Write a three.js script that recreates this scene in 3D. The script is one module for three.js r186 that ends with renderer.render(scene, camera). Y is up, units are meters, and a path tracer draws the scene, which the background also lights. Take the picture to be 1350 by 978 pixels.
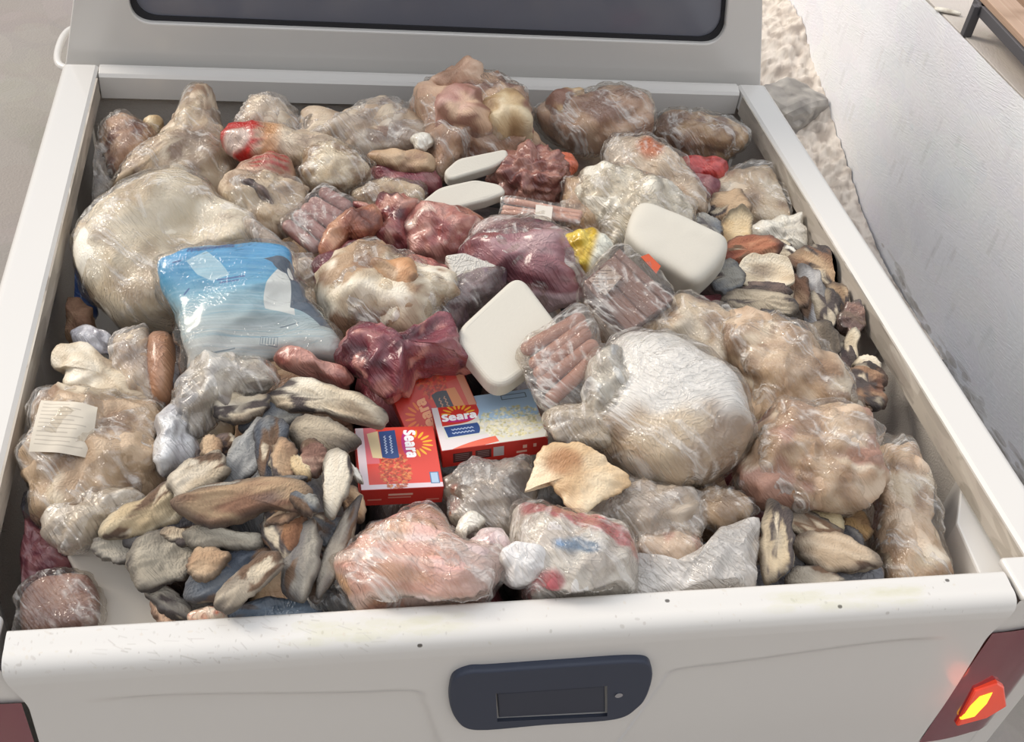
import * as THREE from 'three';
import { mergeGeometries } from 'three/addons/utils/BufferGeometryUtils.js';
import { ImprovedNoise } from 'three/addons/math/ImprovedNoise.js';
import { RoundedBoxGeometry } from 'three/addons/geometries/RoundedBoxGeometry.js';

// ---------------------------------------------------------------- camera, sky, sun, exposure
const scene = new THREE.Scene();
const EYE = new THREE.Vector3(-0.3209, 2.276, 2.2632), FOCAL = 1471;
const camera = new THREE.PerspectiveCamera(2 * Math.atan(489 / FOCAL) * 180 / Math.PI, 1350 / 978, 0.05, 200);
camera.position.copy(EYE);
camera.rotation.set(-0.7259, -0.2564, 0.1521, 'YXZ');
camera.updateMatrixWorld(true);
const renderer = new THREE.WebGLRenderer({ antialias: true });
renderer.toneMapping = THREE.LinearToneMapping;
renderer.toneMappingExposure = 1.23;
renderer.shadowMap.enabled = true;

{ // hazy overcast: bright overhead, dim towards the horizon, where buildings close the yard in
  const W = 64, H = 32, d = new Float32Array(W * H * 4);
  for (let y = 0; y < H; y++) for (let x = 0; x < W; x++) {
    const el = ((y + 0.5) / H - 0.5) * Math.PI, s = Math.max(0, Math.sin(el)), L = el > 0 ? 1.06 * (0.12 + 0.88 * s) : 0.2, i = (y * W + x) * 4;
    d[i] = L * 0.985; d[i + 1] = L * 0.995; d[i + 2] = L * 1.03; d[i + 3] = 1;
  }
  const t = new THREE.DataTexture(d, W, H, THREE.RGBAFormat, THREE.FloatType);
  t.mapping = THREE.EquirectangularReflectionMapping; t.magFilter = t.minFilter = THREE.LinearFilter; t.needsUpdate = true;
  scene.background = t; scene.environment = t;
}
const sun = new THREE.DirectionalLight(0xfff3e4, 1.95); // the sun behind thick haze, ahead of the truck and to its left
sun.position.set(-4.9, 5.4, -2.6); sun.target.position.set(0.4, 0.8, 0.2);
sun.castShadow = true; sun.shadow.radius = 40; sun.shadow.mapSize.set(2048, 2048);
Object.assign(sun.shadow.camera, { left: -6, right: 6, top: 6, bottom: -6, near: 0.5, far: 20 });
scene.add(sun, sun.target);

// ---------------------------------------------------------------- helpers
const V3 = THREE.Vector3, noise3 = new ImprovedNoise();
const clamp = (x, a = 0, b = 1) => Math.min(b, Math.max(a, x)), lerp = (a, b, t) => a + (b - a) * t;
const smooth = (a, b, x) => { const t = clamp((x - a) / (b - a)); return t * t * (3 - 2 * t); };
function rng(seed) { let s = seed >>> 0; return () => { s = (s + 0x6d2b79f5) | 0; let t = Math.imul(s ^ (s >>> 15), 1 | s); t = (t + Math.imul(t ^ (t >>> 7), 61 | t)) ^ t; return ((t ^ (t >>> 14)) >>> 0) / 4294967296; }; }
const n3 = (x, y, z) => noise3.noise(x, y, z);
const fbm = (x, y, z, o = 3) => { let a = 0, k = 1, f = 1; for (let i = 0; i < o; i++) { a += k * n3(x * f, y * f, z * f + i * 7.3); k *= 0.5; f *= 2.03; } return a; };
const ridge = (x, y, z, o = 3) => { let a = 0, k = 1, f = 1; for (let i = 0; i < o; i++) { a += k * (1 - 2.2 * Math.abs(n3(x * f, y * f, z * f + i * 5.1))); k *= 0.5; f *= 2.1; } return a; };
const names = new Map();
const numbered = (n) => { const k = names.get(n) ?? 0; names.set(n, k + 1); return k ? `${n}_${String(k).padStart(3, '0')}` : n; };
const ray = (px, py) => new V3(px - 675, 489 - py, -FOCAL).applyQuaternion(camera.quaternion).normalize();
const at = (px, py, y) => { const d = ray(px, py); return d.multiplyScalar((y - EYE.y) / d.y).add(EYE); };
const onZ = (px, py, z) => { const d = ray(px, py); return d.multiplyScalar((z - EYE.z) / d.z).add(EYE); };
const RIGHT = new V3(1, 0, 0).applyQuaternion(camera.quaternion);
const heapTop = (x, z) => 1.07 - 0.085 * smooth(0.35, 0.75, Math.abs(x)) - 0.06 * smooth(1.05, 1.35, z) + 0.02 * (1 - smooth(0, 0.35, z));
function spot(px, py) { let h = 1.05, p; for (let i = 0; i < 8; i++) { p = at(px, py, h); h = lerp(h, heapTop(p.x, p.z), 0.7); } return p; }
// a resting plane for a thing of the heap: origin, axes, and the way from a point of the outline to plane coordinates
function rest(px, py, { lift = 0, tilt = 0.45, lean = [0, 0] } = {}) {
  const O = spot(px, py), view = EYE.clone().sub(O).normalize();
  O.addScaledVector(view, lift);
  const N = new V3(lean[0], 1 - tilt, lean[1]).addScaledVector(view, tilt).normalize();
  const U = RIGHT.clone().addScaledVector(N, -RIGHT.dot(N)).normalize(), V = N.clone().cross(U);
  const q = new THREE.Quaternion().setFromRotationMatrix(new THREE.Matrix4().makeBasis(U, V, N));
  return { O, U, V, N, q, to(x, y) { const d = ray(x, y), t = O.clone().sub(EYE).dot(N) / d.dot(N), P = d.multiplyScalar(t).add(EYE).sub(O); return [P.dot(U), P.dot(V)]; } };
}
function place(o, F, drop = 0) { o.position.copy(F.O); o.quaternion.copy(F.q); return o; }
function tag(o, label, category, group, kind) { Object.assign(o.userData, { label, category }); if (group) o.userData.group = group; if (kind) o.userData.kind = kind; return o; }
function thing(name, label, category, group) { const g = new THREE.Group(); g.name = numbered(name); scene.add(g); return tag(g, label, category, group); }
function part(name, geo, mat, parent) { const m = new THREE.Mesh(geo, mat); m.name = name; m.castShadow = m.receiveShadow = true; parent.add(m); return m; }
function struct(name, geo, mat, label) { const m = part(name, geo, mat, scene); m.userData.kind = 'structure'; if (label) m.userData.label = label; return m; }
const lin = (hex) => new THREE.Color(hex);
const tone = (hex) => { const c = lin(hex); return c.setRGB(c.r ** 0.8, c.g ** 0.81, 0.95 * c.b ** 0.82); };
function ramp(pal, t) { t = clamp(t) * (pal.length - 1); const i = Math.min(pal.length - 2, Math.floor(t)), k = t - i; const a = pal[i], b = pal[i + 1]; return [lerp(a.r, b.r, k), lerp(a.g, b.g, k), lerp(a.b, b.b, k)]; }

// ---------------------------------------------------------------- soft lumps
function smoothOutline(pts, n) {
  const c = new THREE.CatmullRomCurve3(pts.map(([u, v]) => new V3(u, v, 0)), true, 'centripetal');
  return c.getSpacedPoints(n).slice(0, n).map((p) => [p.x, p.y]);
}
// A closed lump over an outline in plane coordinates: above it bulges by th, below by tb.
function lump(outline, o) {
  const { th = 0.05, tb = 0.05, sq = 0.85, n = 64, rows = 26, seed = 0, lumps = 0.012, lf = 16, folds = 0, ff = 14, dir = 0, stretch = 1, bend = [0, 0], grow = 0, pal, cf = 22, cc = 1.1, blot, uvn = false, rim = 0, colour } = o;
  const ring = smoothOutline(outline, n);
  let cu = 0, cv = 0, A = 0;
  for (let i = 0; i < n; i++) { const [x0, y0] = ring[i], [x1, y1] = ring[(i + 1) % n], k = x0 * y1 - x1 * y0; A += k; cu += (x0 + x1) * k; cv += (y0 + y1) * k; }
  cu /= 3 * A; cv /= 3 * A;
  if (A < 0) ring.reverse();
  if (o.centre) [cu, cv] = o.centre;
  let u0 = 1e9, u1 = -1e9, v0 = 1e9, v1 = -1e9;
  for (const [u, v] of ring) { u0 = Math.min(u0, u); u1 = Math.max(u1, u); v0 = Math.min(v0, v); v1 = Math.max(v1, v); }
  const pos = [], col = [], uv = [], idx = [], cd = Math.cos(dir), sd = Math.sin(dir), S = seed * 13.7;
  const P = pal?.map(tone), B = blot?.map((b) => ({ c: tone(b[0]), f: b[1], t: b[2], w: b[3] ?? 0.18 }));
  for (let j = 0; j <= rows; j++) {
    const a = Math.PI * j / rows, s = Math.sin(a), c = Math.cos(a), r = Math.pow(Math.max(0, s), sq), w0 = Math.sign(c) * Math.pow(Math.abs(c), sq) * (c > 0 ? th : tb);
    for (let i = 0; i < n; i++) {
      const du = ring[i][0] - cu, dv = ring[i][1] - cv, L = Math.hypot(du, dv) || 1e-6;
      let u = cu + du * r * (1 + grow / L), v = cv + dv * r * (1 + grow / L);
      const uu = (u * cd + v * sd) / stretch, vv = -u * sd + v * cd;
      let d = lumps * fbm(u * lf + S, v * lf, w0 * lf + S, 3);
      if (folds) d += folds * (ridge(uu * ff + S + 0.3 * n3(u * 9, v * 9, S), vv * ff, w0 * ff * 0.6 + S, 3) - 0.6);
      if (rim) d += rim * fbm(Math.cos(i / n * 6.2832) * 4, Math.sin(i / n * 6.2832) * 4, S + 3.3, 2) * s * s;
      const k = d * (j === 0 || j === rows ? 0.6 : 1);
      u += du / L * s * k; v += dv / L * s * k;
      const w = w0 + c * k + bend[0] * u * u + bend[1] * v * v + (o.sag ? o.sag(u, v) : 0) + (o.curl ? o.curl[0] * (uu * stretch) ** 2 + o.curl[1] * vv * vv : 0);
      pos.push(u, v, w);
      uv.push(uvn ? (u - u0) / (u1 - u0) : u + 0.8 * w, uvn ? (v - v0) / (v1 - v0) : v - 0.8 * w);
      if (P) {
        let rgb = ramp(P, 0.5 + cc * fbm(uu * cf + S + 5, vv * cf, w0 * cf + 2, 4));
        if (B) for (const b of B) { const m = smooth(b.t, b.t + b.w, fbm(uu * b.f + S + 11, vv * b.f + 4, w0 * b.f, 3)); rgb = [lerp(rgb[0], b.c.r, m), lerp(rgb[1], b.c.g, m), lerp(rgb[2], b.c.b, m)]; }
        if (colour) rgb = colour(rgb, (u - u0) / (u1 - u0), (v - v0) / (v1 - v0), u, v, r);
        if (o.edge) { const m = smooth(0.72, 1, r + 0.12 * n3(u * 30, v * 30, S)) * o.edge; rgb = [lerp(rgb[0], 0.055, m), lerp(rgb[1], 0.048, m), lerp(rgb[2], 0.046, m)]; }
        col.push(...rgb);
      }
    }
  }
  const id = (j, i) => (j === 0 ? 0 : j === rows ? rows * n : j * n + (i % n));
  for (let j = 0; j < rows; j++) for (let i = 0; i < n; i++) {
    const a = id(j, i), b = id(j, i + 1), e = id(j + 1, i), f = id(j + 1, i + 1);
    if (j > 0) idx.push(a, f, b);
    if (j < rows - 1) idx.push(a, e, f);
  }
  const g = new THREE.BufferGeometry();
  g.setAttribute('position', new THREE.Float32BufferAttribute(pos, 3));
  g.setAttribute('uv', new THREE.Float32BufferAttribute(uv, 2));
  if (P) g.setAttribute('color', new THREE.Float32BufferAttribute(col, 3));
  g.setIndex(idx); g.computeVertexNormals();
  return g;
}

// ---------------------------------------------------------------- textures and materials
function noiseTexture(size, f) { // greyscale, repeats every 1 unit of uv
  const d = new Uint8Array(size * size * 4);
  for (let y = 0; y < size; y++) for (let x = 0; x < size; x++) { const v = clamp(f(x / size, y / size)) * 255, i = (y * size + x) * 4; d[i] = d[i + 1] = d[i + 2] = v; d[i + 3] = 255; }
  const t = new THREE.DataTexture(d, size, size); t.wrapS = t.wrapT = THREE.RepeatWrapping; t.magFilter = t.minFilter = THREE.LinearFilter; t.needsUpdate = true; return t;
}
const torus = (x, y, f, g) => { const a = 2 * Math.PI * x, b = 2 * Math.PI * y; return g(Math.cos(a) * f, Math.sin(a) * f + 3 * Math.cos(b) * f * 0.37, Math.sin(b) * f); };
const grainTex = noiseTexture(256, (x, y) => 0.5 + 0.5 * torus(x, y, 9, (a, b, c) => fbm(a, b, c, 4)));
const line = (n, k) => Math.max(0, 1 - Math.abs(n) * k) ** 1.5;
const creaseTex = noiseTexture(512, (x, y) => torus(x, y, 2.2, (a, b, c) => { const w = 0.5 * n3(a * 1.5, b * 1.5, c * 1.5); return 0.6 * line(n3(a + w, b * 2.6, c + 3), 5) + 0.5 * line(n3(a * 2.4 + 9, b * 1.3 + w, c * 2.4), 5) + 0.3 * line(n3(a * 5 + w, b * 4.2, c * 5), 4); }));
const veilTex = noiseTexture(512, (x, y) => torus(x, y, 1.7, (a, b, c) => { const w = 0.6 * n3(a * 1.3, b * 1.3, c * 1.3), m = smooth(-0.15, 0.35, fbm(a * 1.2 + 4, b * 1.2, c * 1.2, 3)); return 1 - 0.42 * m * Math.min(1, line(n3(a * 1.5 + w, b * 4.5, c * 1.5 + 3), 3.2) + 0.8 * line(n3(a * 3.5 + 9, b * 2.2 + w, c * 3.5), 4)); }));
const rep = (t, k, k2 = k) => { const c = t.clone(); c.repeat.set(k, k2); c.needsUpdate = true; return c; };
const veil2 = rep(veilTex, 1.5, 2.1);
const grain6 = rep(grainTex, 6), crinkle5 = rep(creaseTex, 3.2), grain1 = rep(grainTex, 1.2);
const std = (o) => new THREE.MeshStandardMaterial(o), phys = (o) => new THREE.MeshPhysicalMaterial(o);
const M = {
  paint: phys({ color: '#dad8d4', roughness: 0.32, clearcoat: 0.7, clearcoatRoughness: 0.12 }),
  bed: std({ color: '#c2bdb6', roughness: 0.6, bumpMap: grain6, bumpScale: 0.001 }),
  seam: std({ color: '#6c6862', roughness: 0.8 }),
  rubber: std({ color: '#26262a', roughness: 0.85 }),
  glass: phys({ color: '#9093a0', roughness: 0.12, transmission: 0.4, thickness: 0, ior: 1.5 }),
  lining: std({ color: '#4c4d55', roughness: 0.9 }),
  handle: std({ color: '#333a4b', roughness: 0.5 }),
  paddle: std({ color: '#2d3343', roughness: 0.42 }),
  chrome: std({ color: '#b9bcc4', roughness: 0.25, metalness: 1 }),
  lens: phys({ color: '#742034', roughness: 0.18, clearcoat: 0.8 }),
  lampLens: phys({ color: '#d84a2c', roughness: 0.25, clearcoat: 0.6, emissive: '#e8381c', emissiveIntensity: 0.28 }),
  bulb: std({ color: '#ffd23c', emissive: '#ffb428', emissiveIntensity: 1.5, roughness: 0.4 }),
  meat: phys({ vertexColors: true, roughness: 0.5, clearcoat: 0.25, clearcoatRoughness: 0.3, bumpMap: grain6, bumpScale: 0.0012 }),
  wet: phys({ vertexColors: true, roughness: 0.38, clearcoat: 0.7, clearcoatRoughness: 0.2, bumpMap: crinkle5, bumpScale: 0.0014 }),
  smoothWet: phys({ vertexColors: true, roughness: 0.42, clearcoat: 0.6, clearcoatRoughness: 0.25 }),
  dry: std({ vertexColors: true, roughness: 0.85, bumpMap: grain6, bumpScale: 0.0016 }),
  wrap: phys({ vertexColors: true, roughness: 0.3, clearcoat: 0.8, clearcoatRoughness: 0.15, bumpMap: crinkle5, bumpScale: 0.0016 }),
  film: phys({ color: '#f6f3ee', roughness: 0.1, transmission: 0.97, transmissionMap: veil2, thickness: 0, ior: 1.65, bumpMap: crinkle5, bumpScale: 0.002 }),
  clear: phys({ color: '#f8f6f2', roughness: 0.08, transmission: 0.98, thickness: 0, ior: 1.6, bumpMap: crinkle5, bumpScale: 0.0015 }),
  milky: phys({ color: '#f3efea', roughness: 0.14, transmission: 0.82, transmissionMap: veil2, thickness: 0, ior: 1.65, bumpMap: crinkle5, bumpScale: 0.002 }),
  veiled: phys({ color: '#f1ede8', roughness: 0.16, transmission: 0.55, transmissionMap: veil2, thickness: 0, ior: 1.6, bumpMap: crinkle5, bumpScale: 0.002 }),
  white: phys({ color: '#efece4', roughness: 0.32, transmission: 0.35, thickness: 0, bumpMap: crinkle5, bumpScale: 0.002 }),
  foam: std({ color: '#cecabf', roughness: 0.6, bumpMap: grain6, bumpScale: 0.0002 }),
  paper: std({ color: '#dcd6cc', roughness: 0.9 }),
  print: std({ color: '#77757a', roughness: 0.9 }),
};
function canvas(w, h, draw, opts = {}) {
  const c = document.createElement('canvas'); c.width = w; c.height = h; draw(c.getContext('2d'), w, h);
  const t = new THREE.CanvasTexture(c); t.colorSpace = THREE.SRGBColorSpace; t.wrapS = t.wrapT = opts.wrap ?? THREE.ClampToEdgeWrapping; return t;
}
function mottle(x, w, h, base, spots, seed, n, rMax, alpha = 0.12) { // layered soft stains
  const r = rng(seed); x.fillStyle = base; x.fillRect(0, 0, w, h);
  for (let i = 0; i < n; i++) { const R = Math.pow(r(), 2.5) * rMax + 2, px = r() * w, py = r() * h; x.globalAlpha = alpha * (0.3 + r()); x.fillStyle = spots[Math.floor(r() * spots.length)];
    for (const ox of [-w, 0, w]) for (const oy of [-h, 0, h]) if (px + ox > -R && px + ox < w + R && py + oy > -R && py + oy < h + R) { x.beginPath(); x.ellipse(px + ox, py + oy, R, R * (0.4 + 0.6 * r()), r() * 3, 0, 7); x.fill(); } }
  x.globalAlpha = 1;
}

// ---------------------------------------------------------------- the setting: yard floor, loading dock
const groundTex = canvas(1024, 1024, (x, w, h) => {
  mottle(x, w, h, '#9d9791', ['#86807b', '#aea8a2', '#948e89', '#b8b1aa', '#7a7570'], 5, 1500, 70, 0.1);
  const r = rng(8); x.strokeStyle = '#6f6a66'; x.lineWidth = 1.3; for (let k = 0; k < 9; k++) { let px = r() * w, py = r() * h, a = r() * 6; x.globalAlpha = 0.4; x.beginPath(); x.moveTo(px, py); for (let i = 0; i < 25; i++) { a += (r() - 0.5) * 0.9; px += Math.cos(a) * 16; py += Math.sin(a) * 16; x.lineTo(px, py); } x.stroke(); }
  x.globalAlpha = 1;
}, { wrap: THREE.RepeatWrapping });
groundTex.repeat.set(6, 6);
{
  const g = new THREE.PlaneGeometry(24, 24, 120, 120).rotateX(-Math.PI / 2), p = g.attributes.position;
  for (let i = 0; i < p.count; i++) p.setY(i, 0.012 * fbm(p.getX(i) * 1.1, 2.2, p.getZ(i) * 1.1, 3) - 0.012);
  g.computeVertexNormals();
  struct('ground', g, std({ map: groundTex, roughness: 0.95, bumpMap: rep(grainTex, 60), bumpScale: 0.0015 }), 'worn grey concrete yard floor beside the truck');
}
const dock = new THREE.Group(); dock.name = 'loading_dock'; dock.userData.kind = 'structure'; dock.userData.label = 'whitewashed low wall of the loading dock'; scene.add(dock);
dock.position.set(1.775, 0, -0.53);
const wallTex = canvas(1024, 512, (x, w, h) => {
  mottle(x, w, h, '#f4f6fc', ['#e8ebf3', '#fbfcff', '#dee2ec', '#f6f6f7'], 21, 700, 90, 0.12);
  const r = rng(4); for (let i = 0; i < 120; i++) { x.globalAlpha = 0.02 + r() * 0.06; x.fillStyle = '#8f8d8c'; const px = r() * w, py = r() * h * 0.8; x.fillRect(px, py, 1 + r() * 9, 10 + r() * 50); }
  for (let i = 0; i < 400; i++) { x.globalAlpha = 0.1 + r() * 0.25; x.fillStyle = '#9b958e'; x.beginPath(); x.ellipse(r() * w, h - r() * r() * 60, 3 + r() * 18, 2 + r() * 7, 0, 0, 7); x.fill(); }
  x.globalAlpha = 1;
}, { wrap: THREE.RepeatWrapping });
{
  const H = 0.87, g = new THREE.PlaneGeometry(14, H, 140, 14), p = g.attributes.position;
  for (let i = 0; i < p.count; i++) p.setZ(i, 0.014 * fbm(p.getX(i) * 1.6, p.getY(i) * 1.6, 9, 3));
  g.rotateY(-Math.PI / 2).translate(0, H / 2, 0); g.computeVertexNormals();
  const uv = g.attributes.uv; for (let i = 0; i < uv.count; i++) uv.setX(i, uv.getX(i) * 5);
  part('plaster_face', g, std({ map: wallTex, roughness: 0.85, bumpMap: rep(grainTex, 3, 4), bumpScale: 0.0015 }), dock);
  part('wall_core', new THREE.BoxGeometry(0.24, H - 0.01, 14).translate(0.14, (H - 0.01) / 2, 0), M.bed, dock);
  const slabTex = canvas(512, 512, (x, w, h) => mottle(x, w, h, '#c9c2bb', ['#bbb3ac', '#d6cfc8', '#d0c9c0', '#b0a8a2'], 33, 500, 60, 0.1), { wrap: THREE.RepeatWrapping }); slabTex.repeat.set(3, 8);
  part('dock_slab', new RoundedBoxGeometry(6, 0.1, 14, 2, 0.004).translate(3.012, H - 0.051, 0), std({ map: slabTex, roughness: 0.9, bumpMap: rep(grainTex, 20), bumpScale: 0.001 }), dock);
}

{ // rubble and dirt heaped against the foot of the wall, higher towards the front
  const nx = 130, nz = 420, P = [], idx = [], C = [], pal = ['#ada298', '#d2c8bd', '#e4dcd2', '#bfb5aa'].map(lin);
  for (let j = 0; j <= nz; j++) for (let i = 0; i <= nx; i++) {
    const z = lerp(-0.2, -4.6, j / nz), t = i / nx, x = lerp(0.9, 1.772, t), h = 0.40 * smooth(-0.55, -2.2, z) * Math.pow(t, 0.7) + 0.03 * smooth(0.55, 1, t);
    const y = h * (1 + 0.1 * fbm(x * 4, 1, z * 4, 3)) + (0.004 + 0.012 * Math.min(1, h * 8)) * fbm(x * 26, 4, z * 26, 4) - 0.03 * (1 - smooth(0, 0.15, t));
    P.push(x, y, z); C.push(...ramp(pal, 0.5 + 1.1 * fbm(x * 16, 7, z * 16, 4)));
    if (i < nx && j < nz) { const a = j * (nx + 1) + i, b = a + 1, e = a + nx + 1, f = e + 1; idx.push(a, b, f, a, f, e); }
  }
  const g = new THREE.BufferGeometry(); g.setAttribute('position', new THREE.Float32BufferAttribute(P, 3)); g.setAttribute('color', new THREE.Float32BufferAttribute(C, 3)); g.setIndex(idx); g.computeVertexNormals();
  tag(part('dirt_mound', g, M.dry, scene), 'pale rubble and dirt heaped against the foot of the whitewashed wall', 'rubble', null, 'stuff');
}

struct('wall_back', new RoundedBoxGeometry(22, 3.2, 0.25, 2, 0.02).translate(0, 1.58, 9.5), std({ color: '#a9a49c', roughness: 0.9, bumpMap: rep(grainTex, 12), bumpScale: 0.002 }), 'plain grey yard wall behind the camera');

// ---------------------------------------------------------------- the pickup truck
const RAIL = 1.08, BED = 0.62, LEN = 1.40, GATE = 1.463;
const truck = thing('pickup_truck', 'white pickup truck seen from behind its tailgate, bed heaped with spoiled bagged meat', 'pickup truck');
const extrudeZ = (pts, z0, z1) => { // closed profile in (x, y), run along z
  const s = new THREE.Shape(pts.map(([x, y]) => new THREE.Vector2(x, y)));
  return new THREE.ExtrudeGeometry(s, { depth: z1 - z0, bevelEnabled: false }).translate(0, 0, z0);
};
function arc(cx, cy, r, a0, a1, n = 6) { return Array.from({ length: n + 1 }, (_, i) => { const a = (a0 + (a1 - a0) * i / n) * Math.PI / 180; return [cx + r * Math.cos(a), cy + r * Math.sin(a)]; }); }
const dirtTex = canvas(1024, 256, (x, w, h) => { // worn paint: chips, dust and smears
  mottle(x, w, h, '#b8b0a5', ['#958d82', '#dcd6cc', '#8d857b', '#b9b1a5', '#6b645c'], 51, 900, 30, 0.34);
  const r = rng(52); for (let i = 0; i < 160; i++) { x.globalAlpha = 0.15 + r() * 0.4; x.fillStyle = ['#5f5850', '#7d756b', '#efeae0'][i % 3]; x.beginPath(); x.ellipse(r() * w, r() * h, 1 + r() * 12, 1 + r() * 4, r() * 3, 0, 7); x.fill(); } x.globalAlpha = 1;
}, { wrap: THREE.RepeatWrapping });
const lipMat = std({ map: dirtTex, roughness: 0.75 });
for (const sx of [-1, 1]) {
  // top rail, outer skin and inner wall of one bed side
  const m = (pts) => (sx > 0 ? pts : pts.map(([x, y]) => [-x, y]).reverse());
  const side = part('bed_side', extrudeZ(m([[0.722, RAIL - 0.004], [0.728, RAIL], ...arc(0.782, RAIL - 0.014, 0.014, 90, 0), [0.815, 0.98], [0.835, 0.86], [0.83, 0.6], [0.8, 0.42], [0.77, 0.42], [0.77, 0.9], [0.755, RAIL - 0.045], [0.722, RAIL - 0.045]]), -0.03, 1.43), M.paint, truck);
  part('rail_lip', extrudeZ(m([[0.7185, RAIL - 0.004], [0.722, RAIL - 0.004], [0.722, RAIL - 0.048], [0.7185, RAIL - 0.048]]), 0.02, LEN - 0.005), lipMat, side);
  part('inner_wall', extrudeZ(m([[0.752, RAIL - 0.04], [0.768, RAIL - 0.04], [0.768, BED], [0.752, BED]]), -0.01, LEN), M.bed, side);
  for (const z of [0.33, 0.8]) part('wall_rib', new RoundedBoxGeometry(0.012, 0.4, 0.07, 2, 0.005).translate(sx * 0.75, BED + 0.2, z), M.bed, side);
  // rear corner: the latch pillar inside, the skin outside
  const pil = new THREE.Shape((sx > 0 ? [[0.752, 1.16], [0.69, 1.27], [0.676, 1.395], [0.76, 1.395]] : [[0.752, 1.2], [0.722, 1.29], [0.715, 1.395], [0.76, 1.395]]).map(([x, z]) => new THREE.Vector2(sx * x, -z)));
  part('corner_pillar', new THREE.ExtrudeGeometry(pil, { depth: RAIL - 0.06 - BED, bevelEnabled: true, bevelSize: 0.004, bevelThickness: 0.004, bevelSegments: 2 }).rotateX(-Math.PI / 2).translate(0, BED, 0), M.paint, side);
  const skin = (xi, y0, y1, mat, name, bulge) => { // wraps from the tailgate gap round the corner to the side
    const P = [], n = 14, rows = 10;
    for (let j = 0; j <= rows; j++) for (let i = 0; i <= n; i++) {
      const y = lerp(y0, y1, j / rows), t = i / n, inner = xi(y), flare = 0.02 * smooth(1.05, 0.86, y);
      let x, z; if (t < 0.5) { x = lerp(inner, 0.755, t / 0.5); z = GATE - 0.008 - 0.01 * (t / 0.5) ** 2; } else { const a = (t - 0.5) / 0.5; const th = Math.min(1, a * 1.4) * Math.PI / 2; x = 0.755 + (0.04 + flare) * Math.sin(th); z = GATE - 0.018 - 0.05 * (1 - Math.cos(th)) - Math.max(0, a * 1.4 - 1) * 0.12; }
      P.push(sx * (x + bulge * 0.6), y, z + bulge);
    }
    const g = new THREE.BufferGeometry(), idx = []; g.setAttribute('position', new THREE.Float32BufferAttribute(P, 3));
    for (let j = 0; j < rows; j++) for (let i = 0; i < n; i++) { const a = j * (n + 1) + i, b = a + 1, e = a + n + 1, f = e + 1; sx > 0 ? idx.push(a, b, f, a, f, e) : idx.push(a, f, b, a, e, f); }
    g.setIndex(idx); g.computeVertexNormals(); return part(name, g, mat, side === null ? truck : (name === 'taillight' ? truck : side));
  };
  const inner = (y) => 0.652 + 0.02 * smooth(1.0, 1.08, y);
  skin(inner, 1.0, RAIL - 0.004, M.paint, 'corner_skin', 0);
  skin(() => 0.655, 0.42, 0.73, M.paint, 'corner_skin', 0);
  part('corner_cap', new RoundedBoxGeometry(0.11, 0.016, 0.075, 3, 0.007).translate(sx * 0.735, RAIL - 0.01, 1.415), M.paint, side);
  const lens = skin((y) => 0.656 + 0.002 * smooth(0.85, 0.72, y), 0.70, 1.005, M.lens, 'taillight', 0.004);
  if (sx > 0) { // the lit lower part
    const face = (pts, z, d, mat, name) => { const s = new THREE.Shape(pts.map(([px, py]) => { const p = onZ(px, py, z); return new THREE.Vector2(p.x, p.y); })); return part(name, new THREE.ExtrudeGeometry(s, { depth: d, bevelEnabled: true, bevelSize: 0.002, bevelThickness: 0.002, bevelSegments: 1 }).translate(0, 0, z - d), mat, lens); };
    face([[1263, 955], [1286, 910], [1314, 901], [1322, 906], [1325, 930], [1300, 945]], GATE - 0.002, 0.006, M.lampLens, 'lit_lens');
    face([[1268, 947], [1280, 930], [1292, 918], [1307, 913], [1300, 926], [1284, 943]], GATE - 0.0005, 0.003, M.bulb, 'bulb');
    const p = onZ(1288, 930, GATE + 0.03), pl = new THREE.PointLight(0xff5a28, 0.002); pl.position.copy(p); pl.castShadow = true; scene.add(pl);
  }
}
{ // bed floor with ribs, front wall and its top rail
  const f = part('bed_floor', new THREE.BoxGeometry(1.52, 0.04, LEN + 0.04).translate(0, BED - 0.02, LEN / 2), M.bed, truck);
  for (let k = -5; k <= 5; k++) part('floor_rib', new RoundedBoxGeometry(0.06, 0.012, LEN - 0.06, 2, 0.005).translate(k * 0.125, BED + 0.003, LEN / 2), M.bed, f);
  for (const sx of [-1, 1]) part('wheel_well', new RoundedBoxGeometry(0.25, 0.16, 0.8, 4, 0.05).translate(sx * 0.645, BED + 0.04, 0.55), M.bed, truck);
  const front = part('front_wall', new RoundedBoxGeometry(1.5, 0.41, 0.02, 2, 0.004).translate(0, BED + 0.205, -0.03), M.bed, truck);
  const prof = new THREE.Shape([[0.0, 1.022], [0.0, RAIL - 0.012], [0.004, RAIL - 0.006], [0.022, RAIL - 0.001], [0.03, RAIL - 0.001], [0.034, 1.022]].map(([z, y]) => new THREE.Vector2(z, y)));
  part('header_rail', new THREE.ExtrudeGeometry(prof, { depth: 1.436, bevelEnabled: true, bevelSize: 0.002, bevelThickness: 0.002, bevelSegments: 2 }).rotateY(Math.PI / 2).translate(-0.718, 0, 0), M.paint, front);
}
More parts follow.
